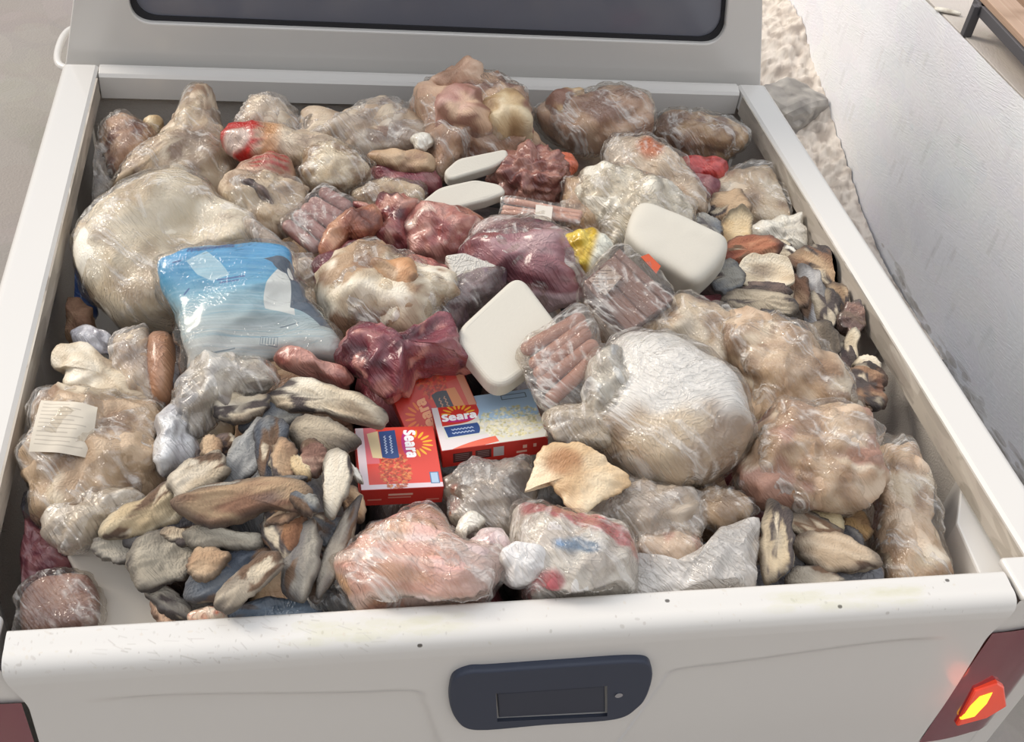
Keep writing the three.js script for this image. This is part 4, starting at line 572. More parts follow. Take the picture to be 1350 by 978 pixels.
// ---------------------------------------------------------------- three red cartons
{
  const rays = (x, cx, cy, r0, r1, n, a0, a1) => { x.fillStyle = '#f6b73c'; for (let k = 0; k < n; k++) { const a = lerp(a0, a1, k / (n - 1)); x.save(); x.translate(cx, cy); x.rotate(a); x.beginPath(); x.ellipse((r0 + r1) / 2, 0, (r1 - r0) / 2, (r1 - r0) * 0.13, 0, 0, 7); x.fill(); x.restore(); } };
  const food = (x, cx, cy, R, cols, n, seed) => { const r = rng(seed); for (let k = 0; k < n; k++) { const a = r() * 6.3, d = Math.sqrt(r()) * R; x.globalAlpha = 0.55; x.fillStyle = cols[k % cols.length]; x.beginPath(); x.ellipse(cx + Math.cos(a) * d * 1.25, cy + Math.sin(a) * d * 0.8, 6 + 18 * r(), 4 + 9 * r(), r() * 3, 0, 7); x.fill(); } x.globalAlpha = 1; };
  const logo = (x, cx, cy, s) => { x.fillStyle = '#c2307c'; x.beginPath(); x.ellipse(cx, cy + 8 * s, 116 * s, 46 * s, 0, 0, Math.PI); x.fill(); rays(x, cx, cy - 18 * s, 50 * s, 112 * s, 8, Math.PI * 1.07, Math.PI * 1.93); x.fillStyle = '#fff'; x.font = `bold ${88 * s}px sans-serif`; x.textAlign = 'center'; x.textBaseline = 'middle'; x.strokeStyle = '#fff'; x.lineWidth = 7 * s; x.lineJoin = 'round'; x.strokeText('Seara', cx, cy, 226 * s); x.fillText('Seara', cx, cy, 226 * s); };
  const band = (x, px, py, w, h) => { x.fillStyle = '#2c4c86'; x.beginPath(); x.moveTo(px, py); x.lineTo(px + w, py - 6); x.quadraticCurveTo(px + w + 24, py + h / 2, px + w - 8, py + h); x.lineTo(px + 14, py + h + 6); x.closePath(); x.fill(); x.strokeStyle = '#b9c8e2'; x.lineWidth = 9; for (let k = 0; k < 2; k++) { x.beginPath(); for (let i = 0; i < 14; i++) x.lineTo(px + w * (0.2 + 0.05 * i), py + h * (0.35 + 0.35 * k) + (i % 2 ? 7 : -7)); x.stroke(); } };
  const topPasta = canvas(820, 585, (x, w, h) => {
    x.fillStyle = '#d8d8cf'; x.fillRect(0, 0, w, h);
    x.fillStyle = '#a8c6df'; x.fillRect(w * 0.42, 0, w * 0.58, h * 0.55);
    food(x, w * 0.72, h * 0.62, 225, ['#e6dfae', '#efe9c8', '#d8cf96', '#f3efdb', '#b3ad80'], 420, 3);
    x.fillStyle = '#d2392e'; x.beginPath(); x.moveTo(0, 0); x.lineTo(w * 0.42, 0); x.lineTo(w * 0.44, h * 0.3); x.quadraticCurveTo(w * 0.42, h * 0.53, w * 0.2, h * 0.53); x.lineTo(0, h * 0.54); x.fill();
    x.fillStyle = '#dfd9da'; x.fillRect(0, 0, w * 0.06, h); x.fillRect(0, h * 0.8, w * 0.46, h * 0.2);
    logo(x, w * 0.24, h * 0.38, 1.22); band(x, w * 0.07, h * 0.56, w * 0.32, h * 0.2);
    x.fillStyle = '#e26a52'; x.beginPath(); x.moveTo(w * 0.1, h); x.quadraticCurveTo(w * 0.3, h * 0.88, w * 0.52, h * 0.86); x.lineTo(w * 0.54, h * 0.97); x.lineTo(w * 0.4, h); x.fill();
    x.strokeStyle = '#5d6f80'; x.lineWidth = 8; x.strokeRect(w * 0.69, h * 0.07, w * 0.24, h * 0.09);
  });
  const topMeat = canvas(620, 660, (x, w, h) => { // its print reads from top to bottom: turned a quarter
    x.translate(w, 0); x.rotate(Math.PI / 2); const W = h, H = w;
    x.fillStyle = '#d9483b'; x.fillRect(0, 0, W, H);
    x.fillStyle = '#dccdd4'; x.fillRect(0, H * 0.9, W, H * 0.1); x.fillRect(W * 0.93, 0, W * 0.07, H);
    x.fillStyle = '#d7707a'; x.fillRect(0, H * 0.74, W * 0.6, H * 0.16);
    food(x, W * 0.73, H * 0.56, 150, ['#c05a32', '#d98848', '#a8402c', '#e0a868', '#8d3a2c'], 330, 6);
    logo(x, W * 0.29, H * 0.32, 1.36); band(x, W * 0.05, H * 0.5, W * 0.46, H * 0.2);
    x.fillStyle = '#e2cfa4'; x.beginPath(); x.moveTo(W * 0.06, H * 0.72); x.lineTo(W * 0.52, H * 0.7); x.lineTo(W * 0.5, H * 0.82); x.lineTo(W * 0.1, H * 0.86); x.fill();
    x.fillStyle = '#a9c4de'; x.strokeStyle = '#4f7398'; x.lineWidth = 8; x.fillRect(W * 0.77, H * 0.04, W * 0.17, H * 0.1); x.strokeRect(W * 0.77, H * 0.04, W * 0.17, H * 0.1);
  });
  const sideTex = (kind) => canvas(820, 170, (x, w, h) => { x.fillStyle = '#c8332a'; x.fillRect(0, 0, w, h);
    if (kind) { x.fillStyle = '#4f2a2a'; x.fillRect(w * 0.1, h * 0.25, w * 0.18, h * 0.55); x.fillRect(w * 0.31, h * 0.25, w * 0.15, h * 0.5); x.fillStyle = '#b9b3b4'; x.fillRect(w * 0.48, h * 0.2, w * 0.1, h * 0.55); x.fillStyle = '#a9908e'; for (let k = 0; k < 4; k++) { x.fillRect(w * 0.12, h * (0.33 + k * 0.11), w * 0.13, 4); x.fillRect(w * 0.33, h * (0.33 + k * 0.1), w * 0.11, 4); } x.fillStyle = '#e9b9a8'; x.fillRect(w * 0.7, h * 0.62, w * 0.1, h * 0.12); x.fillRect(w * 0.76, h * 0.3, w * 0.04, h * 0.2); x.fillRect(w * 0.86, h * 0.3, w * 0.03, h * 0.2); }
    else { x.fillStyle = '#e9b9a8'; x.fillRect(w * 0.33, h * 0.3, w * 0.3, h * 0.12); x.fillStyle = '#dd8f80'; x.fillRect(w * 0.33, h * 0.5, w * 0.28, h * 0.08); x.fillRect(w * 0.08, h * 0.6, w * 0.17, h * 0.08); x.fillRect(w * 0.8, h * 0.72, w * 0.16, h * 0.07); } });
  const plain = std({ color: '#c0322a', roughness: 0.5 }), card = (map) => phys({ map, roughness: 0.4, clearcoat: 0.5, clearcoatRoughness: 0.2 });
  const carton = (label, pos, rot, [w, d, h], top, side, tint) => {
    const g = thing('food_carton', label, 'carton', 'red frozen food cartons'); g.position.set(...pos); g.rotation.set(rot[1], rot[0], rot[2], 'YXZ');
    part('carton_body', new RoundedBoxGeometry(w - 0.002, d - 0.002, h - 0.002, 2, 0.002).translate(0, 0, -h / 2 - 0.0005), plain, g);
    const face = (name, a, b, mat, f) => { const geo = new RoundedBoxGeometry(a, b, 0.0012, 1, 0.0005); const uv = geo.attributes.uv, p = geo.attributes.position; for (let i = 0; i < p.count; i++) uv.setXY(i, p.getX(i) / a + 0.5, p.getY(i) / b + 0.5); f(geo); return part(name, geo, mat, g); };
    const lid = card(top); if (tint) lid.color.set(tint); face('printed_lid', w, d, lid, (q) => q);
    face('front_panel', w, h, card(side), (q) => q.rotateX(Math.PI / 2).translate(0, -d / 2, -h / 2));
    for (const s of [-1, 1]) face('end_flap', h, d, plain, (q) => q.rotateY(s * Math.PI / 2).translate(s * w / 2, 0, -h / 2));
    return g;
  };
  carton('red frozen food carton with a picture of white pasta, lying on top of the others', [-0.0305, 1.0663, 1.0533], [0.8559, -1.6896, -0.7969], [0.164, 0.117, 0.034], topPasta, sideTex(true));
  carton('red frozen food carton with its print turned sideways, nearest the tailgate of the three', [-0.1748, 1.0625, 1.1245], [-0.4804, -1.5975, 0.4983], [0.119, 0.127, 0.033], topMeat, sideTex(false));
  const F = rest(570, 522, { lift: -0.006, tilt: 0.62 }), e = new THREE.Euler().setFromQuaternion(F.q.clone().multiply(new THREE.Quaternion().setFromAxisAngle(new V3(0, 0, 1), 0.42 + Math.PI)), 'YXZ');
  carton('dark orange frozen food carton half hidden behind the other two', F.O.toArray(), [e.y, e.x, e.z], [0.119, 0.127, 0.033], topMeat, sideTex(false), '#e8a070');
}
// ---------------------------------------------------------------- big bags by the bed side and the tailgate
piece('white_bag', 'big round bag under shining white plastic film, beside the dried pile and the cartons', BAG, { px: [[800, 470], [826, 452], [868, 452], [920, 470], [958, 500], [980, 540], [990, 582], [966, 616], [926, 638], [882, 644], [838, 630], [800, 606], [770, 584], [776, 546], [790, 512]], pal: 'beige', th: 0.09, tb: 0.09, lift: 0.07, n: 110, rows: 50, lumps: 0.01, lf: 8, folds: 0.003, mat: 'wrap', cf: 12,
  colour: (c, s, t) => { const k = smooth(0.3, 0.42, t + 0.08 * n3(s * 6, t * 6, 2)) * smooth(0.02, 0.2, s), W = lin('#f0f2f5'); return [lerp(c[0], W.r, k), lerp(c[1], W.g, k), lerp(c[2], W.b, k)]; }, film: { amp: 0.006, ff: 11, stretch: 3.5, dir: 0.6, mat: 'film' } });
piece('film_twist', 'twisted clear film knot with bluish folds, between the fat franks and the big white bag', 'plastic bag', { px: [[776, 500], [788, 478], [806, 470], [826, 490], [822, 520], [808, 548], [790, 560], [774, 540]], pal: ['#8f8f93', '#b5b4b5', '#d0cfce', '#9e9b99'], th: 0.04, tb: 0.05, lift: 0.13, mat: 'wrap', core: 'plastic', folds: 0.014, ff: 13, n: 80, rows: 36, film: { amp: 0.008 } });
piece('clear_bag', 'stretched clear film neck between the pasta carton and the big white bag', 'plastic bag', { px: [[722, 548], [760, 540], [800, 546], [820, 568], [790, 590], [750, 584], [724, 572]], pal: ['#94877b', '#b0a395', '#c9beb2', '#a3968a'], th: 0.02, tb: 0.04, lift: 0.09, mat: 'wrap', core: 'plastic', folds: 0.008, ff: 12, stretch: 5, dir: -0.05, film: { amp: 0.006 } });
{ const g = piece('clear_bag', 'clear bag of beige meat between the upturned white box and the big white bag', BAG, { px: [[832, 440], [862, 420], [900, 394], [936, 402], [972, 428], [960, 460], [950, 496], [912, 470], [866, 456]], pal: 'beige', th: 0.05, tb: 0.06, lift: 0.05, blot: [['#c9bfb4', 11, 0.1]], film: { amp: 0.009, ff: 12 } }); void g; }
piece('large_bag', 'large clear bag of tan meat with bright creases, just below the dried side pile', BAG, { px: [[942, 446], [960, 424], [990, 424], [1030, 446], [1076, 462], [1104, 490], [1116, 530], [1112, 552], [1062, 560], [1008, 562], [990, 530], [962, 494]], pal: ['#8c7059', '#ab8f78', '#bfa48d', '#cdb7a3'], th: 0.08, tb: 0.08, lift: 0.07, lumps: 0.016, folds: 0.01, ff: 9, n: 90, rows: 40, blot: [['#d4c6b6', 12, 0.12], ['#7d614c', 14, 0.25]], film: { amp: 0.012, ff: 11, stretch: 2.2, dir: 0.6 } });
piece('large_bag', 'wide clear bag of tan meat pieces, middle of the three beside the bare bed wall', BAG, { px: [[976, 600], [996, 566], [1022, 548], [1080, 542], [1126, 552], [1148, 596], [1152, 640], [1126, 666], [1066, 668], [1006, 660], [972, 646]], pal: ['#8c6c56', '#a98a72', '#bd9f87', '#c9b19c'], th: 0.08, tb: 0.08, lift: 0.08, lumps: 0.018, folds: 0.012, ff: 9, n: 90, rows: 40, blot: [['#cfbdaa', 11, 0.1], ['#a07466', 12, 0.15]], film: { amp: 0.012, ff: 10, stretch: 2.2, dir: -0.3 } });
piece('clear_bag', 'slack clear film web stretched between the two tan meat bags and the bed wall', 'plastic bag', { px: [[1104, 500], [1128, 528], [1146, 570], [1144, 596], [1120, 566], [1096, 536]], pal: ['#8d8178', '#a89c92', '#bcb1a7', '#9a8e84'], th: 0.02, tb: 0.05, lift: 0.04, mat: 'wrap', core: 'plastic', folds: 0.006, film: { amp: 0.008 } });
piece('tall_bag', 'upright clear bag of tan meat rolls in the corner between bed wall and tailgate', BAG, { px: [[1142, 600], [1160, 588], [1196, 586], [1212, 600], [1224, 650], [1238, 720], [1244, 780], [1180, 786], [1160, 760], [1152, 690]], pal: ['#9a7c66', '#b4977f', '#c7ab94', '#d2bba6'], th: 0.06, tb: 0.07, lift: 0.07, lumps: 0.014, folds: 0.012, ff: 8, n: 90, rows: 44, blot: [['#dccdbc', 12, 0.15]], film: { amp: 0.012, ff: 11, stretch: 3, dir: 1.4 } });
piece('skin_flap', 'orange tan flap of pig skin with ragged edge hanging from under the big white bag', PIECE, { px: [[694, 646], [706, 612], [722, 590], [760, 586], [800, 606], [832, 634], [818, 650], [790, 656], [772, 674], [752, 672], [738, 650], [726, 632], [710, 634]], pal: 'skin', th: 0.006, tb: 0.01, sq: 0.45, lift: 0.1, n: 130, rows: 30, lumps: 0.005, lf: 12, folds: 0.005, ff: 14, rim: 0.005, mat: 'meat', core: 'skin', bend: [-1.6, 0.6], tilt: 0.6, cf: 12,
  colour: (c, s, t) => { const k = smooth(0.24, 0.12, Math.hypot(s - 0.36, (t - 0.7) * 0.9)) * 0.8, D = lin('#a9764c'); return [lerp(c[0], D.r, k), lerp(c[1], D.g, k), lerp(c[2], D.b, k)]; } });
piece('clear_bag', 'clear bag of dark scraps in the hollow right below the pasta carton', 'plastic bag', { px: [[590, 640], [614, 616], [650, 614], [690, 612], [700, 640], [690, 690], [664, 706], [630, 700], [600, 680]], pal: ['#5d534d', '#7d736a', '#968b80', '#6a5f58'], th: 0.03, tb: 0.05, lift: 0.0, mat: 'wrap', core: 'plastic', folds: 0.014, ff: 10, n: 80, rows: 36, blot: [['#7a4432', 20, 0.3]], film: { amp: 0.012, ff: 10, mat: 'milky' } });
piece('plastic_scrap', 'pale bent plastic strip curled between the pink sausage bag and the pasta carton', 'plastic scrap', { px: [[600, 706], [604, 690], [620, 680], [640, 688], [634, 698], [618, 700], [612, 716]], pal: 'white', th: 0.01, tb: 0.02, lift: 0.04, mat: 'wrap', core: 'plastic' });
piece('clear_bag', 'greyish clear bag over brown meat, right below the big white bag', BAG, { px: [[790, 664], [824, 644], [880, 648], [916, 654], [926, 690], [900, 716], [850, 720], [806, 706], [770, 690]], pal: ['#85766a', '#a09184', '#b3a598', '#94857a'], th: 0.045, tb: 0.06, lift: 0.03, folds: 0.01, film: { amp: 0.008, mat: 'milky' } });
piece('meat_piece', 'small brown film wrapped lump under the edge of the big tan meat bags', BAG, { px: [[906, 664], [930, 650], [964, 652], [984, 668], [982, 690], [950, 700], [914, 690]], pal: ['#77604c', '#927a64', '#a88f78', '#84694f'], th: 0.035, tb: 0.05, lift: 0.045, film: { amp: 0.006 } });
piece('meat_piece', 'pinkish beige cut under the torn clear sheet at the tailgate', PIECE, { px: [[828, 704], [870, 692], [912, 702], [926, 730], [890, 750], [846, 740]], pal: 'rose', th: 0.03, tb: 0.05, lift: 0.035, blot: [['#cbb3a3', 14, 0.0]], film: {} });
piece('torn_sheet', 'torn clear plastic sheet standing up to a point at the tailgate', 'plastic sheet', { px: [[806, 752], [830, 736], [880, 744], [920, 734], [946, 704], [978, 684], [1008, 678], [1004, 706], [986, 744], [966, 786], [900, 800], [820, 806]], pal: ['#b3aca6', '#c8c2bc', '#d8d3ce', '#bdb6b0'], th: 0.03, tb: 0.03, lift: 0.06, mat: 'veiled', core: 'plastic', folds: 0.016, ff: 8, stretch: 2.5, dir: 0.7, n: 110, rows: 44 });
piece('printed_bag', 'plastic bag with red and blue print knotted at its end, at the tailgate', BAG, { px: [[676, 700], [684, 674], [704, 668], [740, 680], [790, 694], [826, 716], [834, 750], [816, 796], [760, 806], [712, 806], [690, 770], [680, 736]], pal: ['#b9b3b4', '#d0cccd', '#dfdcdd', '#c4bcbc'], mat: 'wrap', core: 'bag_skin', th: 0.06, tb: 0.06, lift: 0.07, n: 130, rows: 56, folds: 0.012, ff: 10, stretch: 2, dir: 0.9,
  colour: (c, s, t) => { const w = 0.06 * n3(s * 8, t * 8, 3), R = lin('#b52a3a'), B = lin('#2f6fa0'), r1 = smooth(0.08, 0.03, Math.abs(t + 0.38 * s - 0.98 + w) - 0.05) * smooth(0.02, 0.1, s), r2 = smooth(0.16, 0.1, Math.hypot(s - 0.25, (t - 0.14) * 1.2) + w), b = smooth(0.09, 0.04, Math.hypot((s - 0.52) * 0.35, t - 0.47) + w * 0.7), k = Math.min(1, r1 + r2); return [0, 1, 2].map((i) => lerp(lerp(c[i], [R.r, R.g, R.b][i], k * 0.85), [B.r, B.g, B.b][i], b * 0.85)); }, film: { amp: 0.01, ff: 10, dir: 0.8 } });
piece('bag_knot', 'white twisted knot of plastic between the pink bag and the red and blue printed bag', 'bag knot', { px: [[664, 742], [682, 728], [706, 730], [716, 748], [700, 766], [676, 762]], pal: ['#c3bfc4', '#d6d3d8', '#e4e2e6', '#cbc8cc'], mat: 'wrap', core: 'plastic', th: 0.035, tb: 0.03, lift: 0.1, folds: 0.012, ff: 14, n: 80, rows: 34 });
piece('pink_bag', 'tied bag of pink sausages in striped film, resting against the tailgate', BAG, { px: [[440, 744], [462, 724], [500, 702], [548, 682], [578, 686], [604, 716], [640, 728], [672, 738], [676, 752], [650, 780], [620, 806], [540, 818], [480, 816], [458, 784]], pal: ['#c08a72', '#d79a90', '#e3b2aa', '#d6a480'], mat: 'wrap', core: 'bag_skin', th: 0.06, tb: 0.07, lift: 0.07, n: 120, rows: 54, folds: 0.008, ff: 9, stretch: 4, dir: -0.1, colour: (c, s, t, u, v) => { const k = smooth(0.0, 0.5, fbm(u * 5 + 4, v * 40 + 6 * u, 3, 2)), W = lin('#e2cfca'), p = smooth(0.6, 0.9, s), Q = lin('#cdb4b0'); return [0, 1, 2].map((i) => lerp(lerp(c[i], [W.r, W.g, W.b][i], k * 0.85), [Q.r, Q.g, Q.b][i], p)); }, film: { amp: 0.007, ff: 13, stretch: 5, dir: -0.1 } });
piece('pink_scrap', 'pale pink knotted plastic tail on the tied pink bag', 'plastic scrap', { px: [[624, 722], [634, 710], [656, 708], [668, 722], [660, 736], [638, 738]], pal: ['#b89a9e', '#cdb4b8', '#dccbce', '#c0a4a8'], mat: 'wrap', core: 'plastic', th: 0.03, tb: 0.03, lift: 0.08, folds: 0.008 });
piece('dark_bag', 'dark slate film bag at the tailgate between dried pile and tied pink bag', 'plastic bag', { px: [[414, 806], [420, 772], [440, 754], [466, 790], [480, 820], [440, 826]], pal: ['#343842', '#4a4e58', '#64666c', '#3e424c'], mat: 'wrap', core: 'plastic', th: 0.03, tb: 0.05, lift: 0.02, folds: 0.008, film: { amp: 0.006 } });
piece('red_scrap', 'tiny red and white packet corner showing over the tailgate edge', 'packet', { px: [[246, 812], [262, 802], [288, 806], [300, 818], [280, 828], [250, 826]], pal: ['#b8452f', '#c9a48f', '#d8c6b4', '#bb5a40'], mat: 'wrap', core: 'packet_skin', th: 0.02, tb: 0.03, lift: 0.06 });
// ---------------------------------------------------------------- dried pieces: the pile at the tailgate
const DRY = 'dried meat', GA = 'dried pieces piled by the tailgate', GB = 'dried pieces piled along the bed side', GC = 'pale dried cuts beside the tailgate';
const pileA = [
  ['long pale stiff dried piece lying across under the wadded bag', [282, 538], [420, 506], 46, { px: [[282, 534], [300, 522], [330, 524], [356, 520], [352, 540], [330, 556], [304, 562], [286, 550]],  pal: 'tripe', lift: 0.07, kind: 'blunt', th: 0.025 }],
  ['pale greasy dried strip running from the wadded bag towards the sideways carton', [376, 506], [512, 552], 44, { px: [[346, 520], [372, 508], [396, 496], [430, 508], [480, 526], [512, 546], [506, 560], [470, 556], [420, 544], [376, 536]],  pal: 'tripe', lift: 0.075, kind: 'blunt', th: 0.022, folds: 0.006 }],
  ['dark slate piece in shade under the pale greasy strip', [322, 560], [420, 520], 40, { pal: 'slate', lift: 0.045 }],
  ['silvery fan shaped dried piece with dark streaks', [352, 548], [290, 640], 64, { px: [[282, 640], [300, 604], [326, 566], [340, 548], [360, 556], [352, 590], [336, 620], [310, 640]],  pal: ['#5f6166', '#8f9093', '#b9b9b8', '#d0cecb'], lift: 0.085, kind: 'fan' }],
  ['slate blue ribbed piece beside the silvery fan', [344, 556], [352, 626], 40, { px: [[338, 560], [362, 554], [380, 566], [372, 600], [364, 634], [346, 632], [338, 600]],  pal: 'slate', lift: 0.09 }],
  ['pale tan leaf shaped piece nearest the sideways carton', [400, 556], [472, 588], 50, { px: [[384, 566], [396, 552], [424, 552], [452, 566], [472, 580], [458, 596], [420, 598], [394, 590]],  pal: 'dried', lift: 0.085, th: 0.025, blot: [['#c4b7a2', 12, 0.1]] }],
  ['dull red brown knob among the dried pieces below the leaf shaped piece', [398, 606], [432, 606], 40, { pal: ['#5d3f38', '#7d5a50', '#94766a', '#6b4a42'], lift: 0.09, th: 0.03, kind: 'blunt' }],
  ['bleached ribbed tongue of dried meat pointing at the tailgate', [438, 592], [430, 684], 44, { px: [[426, 606], [440, 594], [458, 602], [462, 630], [452, 664], [440, 686], [428, 676], [424, 640]],  pal: ['#a89c8c', '#c9bdad', '#ddd3c5', '#cfc4b4'], lift: 0.12, th: 0.02, kind: 'blunt', folds: 0.003, ff: 30 }],
  ['curled brown rim piece beside the slate blue ribbed piece', [378, 586], [372, 634], 34, { pal: 'brown', lift: 0.1, kind: 'blunt' }],
  ['long dried slab with a rusty brown face, topmost of the pile', [232, 672], [402, 642], 54, { px: [[230, 668], [262, 650], [330, 633], [370, 634], [402, 646], [410, 662], [396, 678], [350, 672], [300, 690], [262, 692], [238, 682]],  pal: ['#5a3c30', '#80604c', '#a08468', '#6d4c3c'], lift: 0.125, th: 0.028, kind: 'blunt', cf: 18, blot: [['#4a4a50', 10, 0.2]] }],
  ['grey rim of skin along the upper edge of the rusty faced slab', [250, 656], [398, 632], 20, { pal: 'grey', lift: 0.11 }],
  ['knobbly pale chunk just behind the rusty faced slab', [222, 648], [298, 612], 54, { px: [[226, 646], [240, 622], [268, 604], [290, 600], [300, 620], [286, 642], [256, 656], [234, 660]],  pal: ['#a3937f', '#c4b5a2', '#d9ccbb', '#b5a693'], lift: 0.1, th: 0.03, kind: 'blunt', lumps: 0.012 }],
  ['cream coloured chunk at the tip of the rusty faced slab', [166, 700], [242, 640], 56, { px: [[136, 704], [150, 684], [190, 660], [226, 640], [246, 654], [240, 686], [206, 704], [166, 712]],  pal: ['#b09a7a', '#cfbb9b', '#ddcdb2', '#bfa98a'], lift: 0.085, th: 0.03, kind: 'blunt', lumps: 0.012 }],
  ['dark edged grey piece below the cream coloured chunk', [170, 712], [262, 690], 40, { pal: 'grey', lift: 0.07 }],
  ['pale grey bone ended strip below the rusty faced slab', [246, 704], [362, 708], 42, { px: [[244, 712], [252, 696], [280, 694], [316, 700], [352, 704], [346, 722], [300, 724], [262, 724]],  pal: ['#7d776e', '#a19a8e', '#bcb5a8', '#8f887c'], lift: 0.1, th: 0.025, kind: 'blunt' }],
  ['orange brown wedge hanging from the rusty faced slab', [372, 664], [380, 734], 58, { pal: ['#6a4430', '#8f6244', '#a97c5a', '#7d5640'], lift: 0.105, kind: 'leaf' }],
  ['mouth shaped grey piece with an open dark end', [174, 756], [268, 728], 66, { px: [[172, 742], [186, 716], [216, 706], [246, 714], [262, 734], [252, 758], [222, 774], [192, 778], [178, 762]],  pal: ['#4f4943', '#7d756b', '#a39a8c', '#8a8276'], lift: 0.09, th: 0.03, kind: 'blunt', lumps: 0.01, blot: [['#2f2a2a', 26, 0.28]] }],
  ['pinkish brown triangular scrap above the slate blue paddle', [250, 752], [298, 732], 34, { pal: 'brown', lift: 0.11, kind: 'leaf' }],
  ['slate blue paddle with a pale rim', [250, 774], [362, 732], 56, { pal: ['#2f3746', '#464f5e', '#626872', '#3a4352'], lift: 0.085, kind: 'blunt' }],
  ['beige grey oval lying over the tailgate edge', [290, 806], [368, 738], 54, { px: [[284, 800], [288, 780], [312, 756], [344, 734], [364, 732], [372, 748], [358, 770], [330, 794], [304, 812]],  pal: ['#6f655b', '#94887a', '#a99c8c', '#80756a'], lift: 0.12, th: 0.026, kind: 'blunt' }],
  ['grey square ended piece with dark rings', [388, 786], [402, 690], 44, { pal: 'grey', lift: 0.095, th: 0.026, kind: 'blunt' }],
  ['thin dark edged strip slanting beside the tied pink bag', [420, 782], [470, 664], 26, { pal: ['#4a4446', '#7d7670', '#9a9288', '#5d5757'], lift: 0.085 }],
  ['narrow pale strip under the beige grey oval', [200, 778], [252, 810], 26, { pal: 'grey', lift: 0.06, kind: 'blunt' }],
  ['near black curl in the hollow under the bleached tongue', [408, 690], [446, 716], 56, { pal: 'slate', lift: 0.05, mat: 'wet' }],
  ['near black strip between the square ended piece and the slanting strip', [412, 724], [418, 792], 36, { pal: 'slate', lift: 0.055, mat: 'wet' }],
  ['steel blue skin showing under the beige grey oval', [300, 816], [420, 806], 40, { pal: ['#2c3a4c', '#41536a', '#566880', '#35455a'], lift: 0.03, mat: 'wet' }],
  ['reddish brown sliver beside the foam panel at the tailgate', [206, 786], [236, 830], 34, { pal: 'pink', lift: 0.03 }],
  ['small dark wedge between the knobbly chunk and the silvery fan', [262, 604], [312, 582], 34, { pal: 'dark', lift: 0.05 }],
  ['small tan knuckle below the wadded bag', [274, 578], [282, 604], 24, { pal: 'brown', lift: 0.07, kind: 'blunt' }],
];
pileA.push(['grey flap with a dark pointed corner beside the foam sheet', [122, 724], [180, 716], 34, { px: [[120, 724], [140, 708], [172, 700], [190, 712], [180, 736], [156, 744], [138, 738]], pal: 'grey', lift: 0.085 }],
  ['small brown curled rib above the orange brown wedge', [352, 690], [398, 668], 20, { pal: 'brown', lift: 0.115 }], ['slate coloured knob at the end of the rusty faced slab', [392, 652], [414, 672], 26, { pal: 'slate', lift: 0.135, kind: 'blunt' }], ['pale splinter between bone ended strip and the mouth shaped piece', [216, 704], [262, 716], 16, { pal: 'tripe', lift: 0.105 }], ['dusty tan chip below the pale leaf shaped piece', [384, 604], [408, 628], 20, { pal: 'tan', lift: 0.1 }], ['thin whitish splinter beside the bleached tongue', [458, 612], [476, 634], 8, { pal: 'white', lift: 0.1 }], ['brown stem tucked between slanting strip and sideways carton', [452, 640], [476, 682], 22, { pal: 'brown', lift: 0.06 }]);
for (const [label, a, b, w, o] of pileA) leaf('dried_piece', label, DRY, a, b, w * 1.05, { group: GA, ...o });
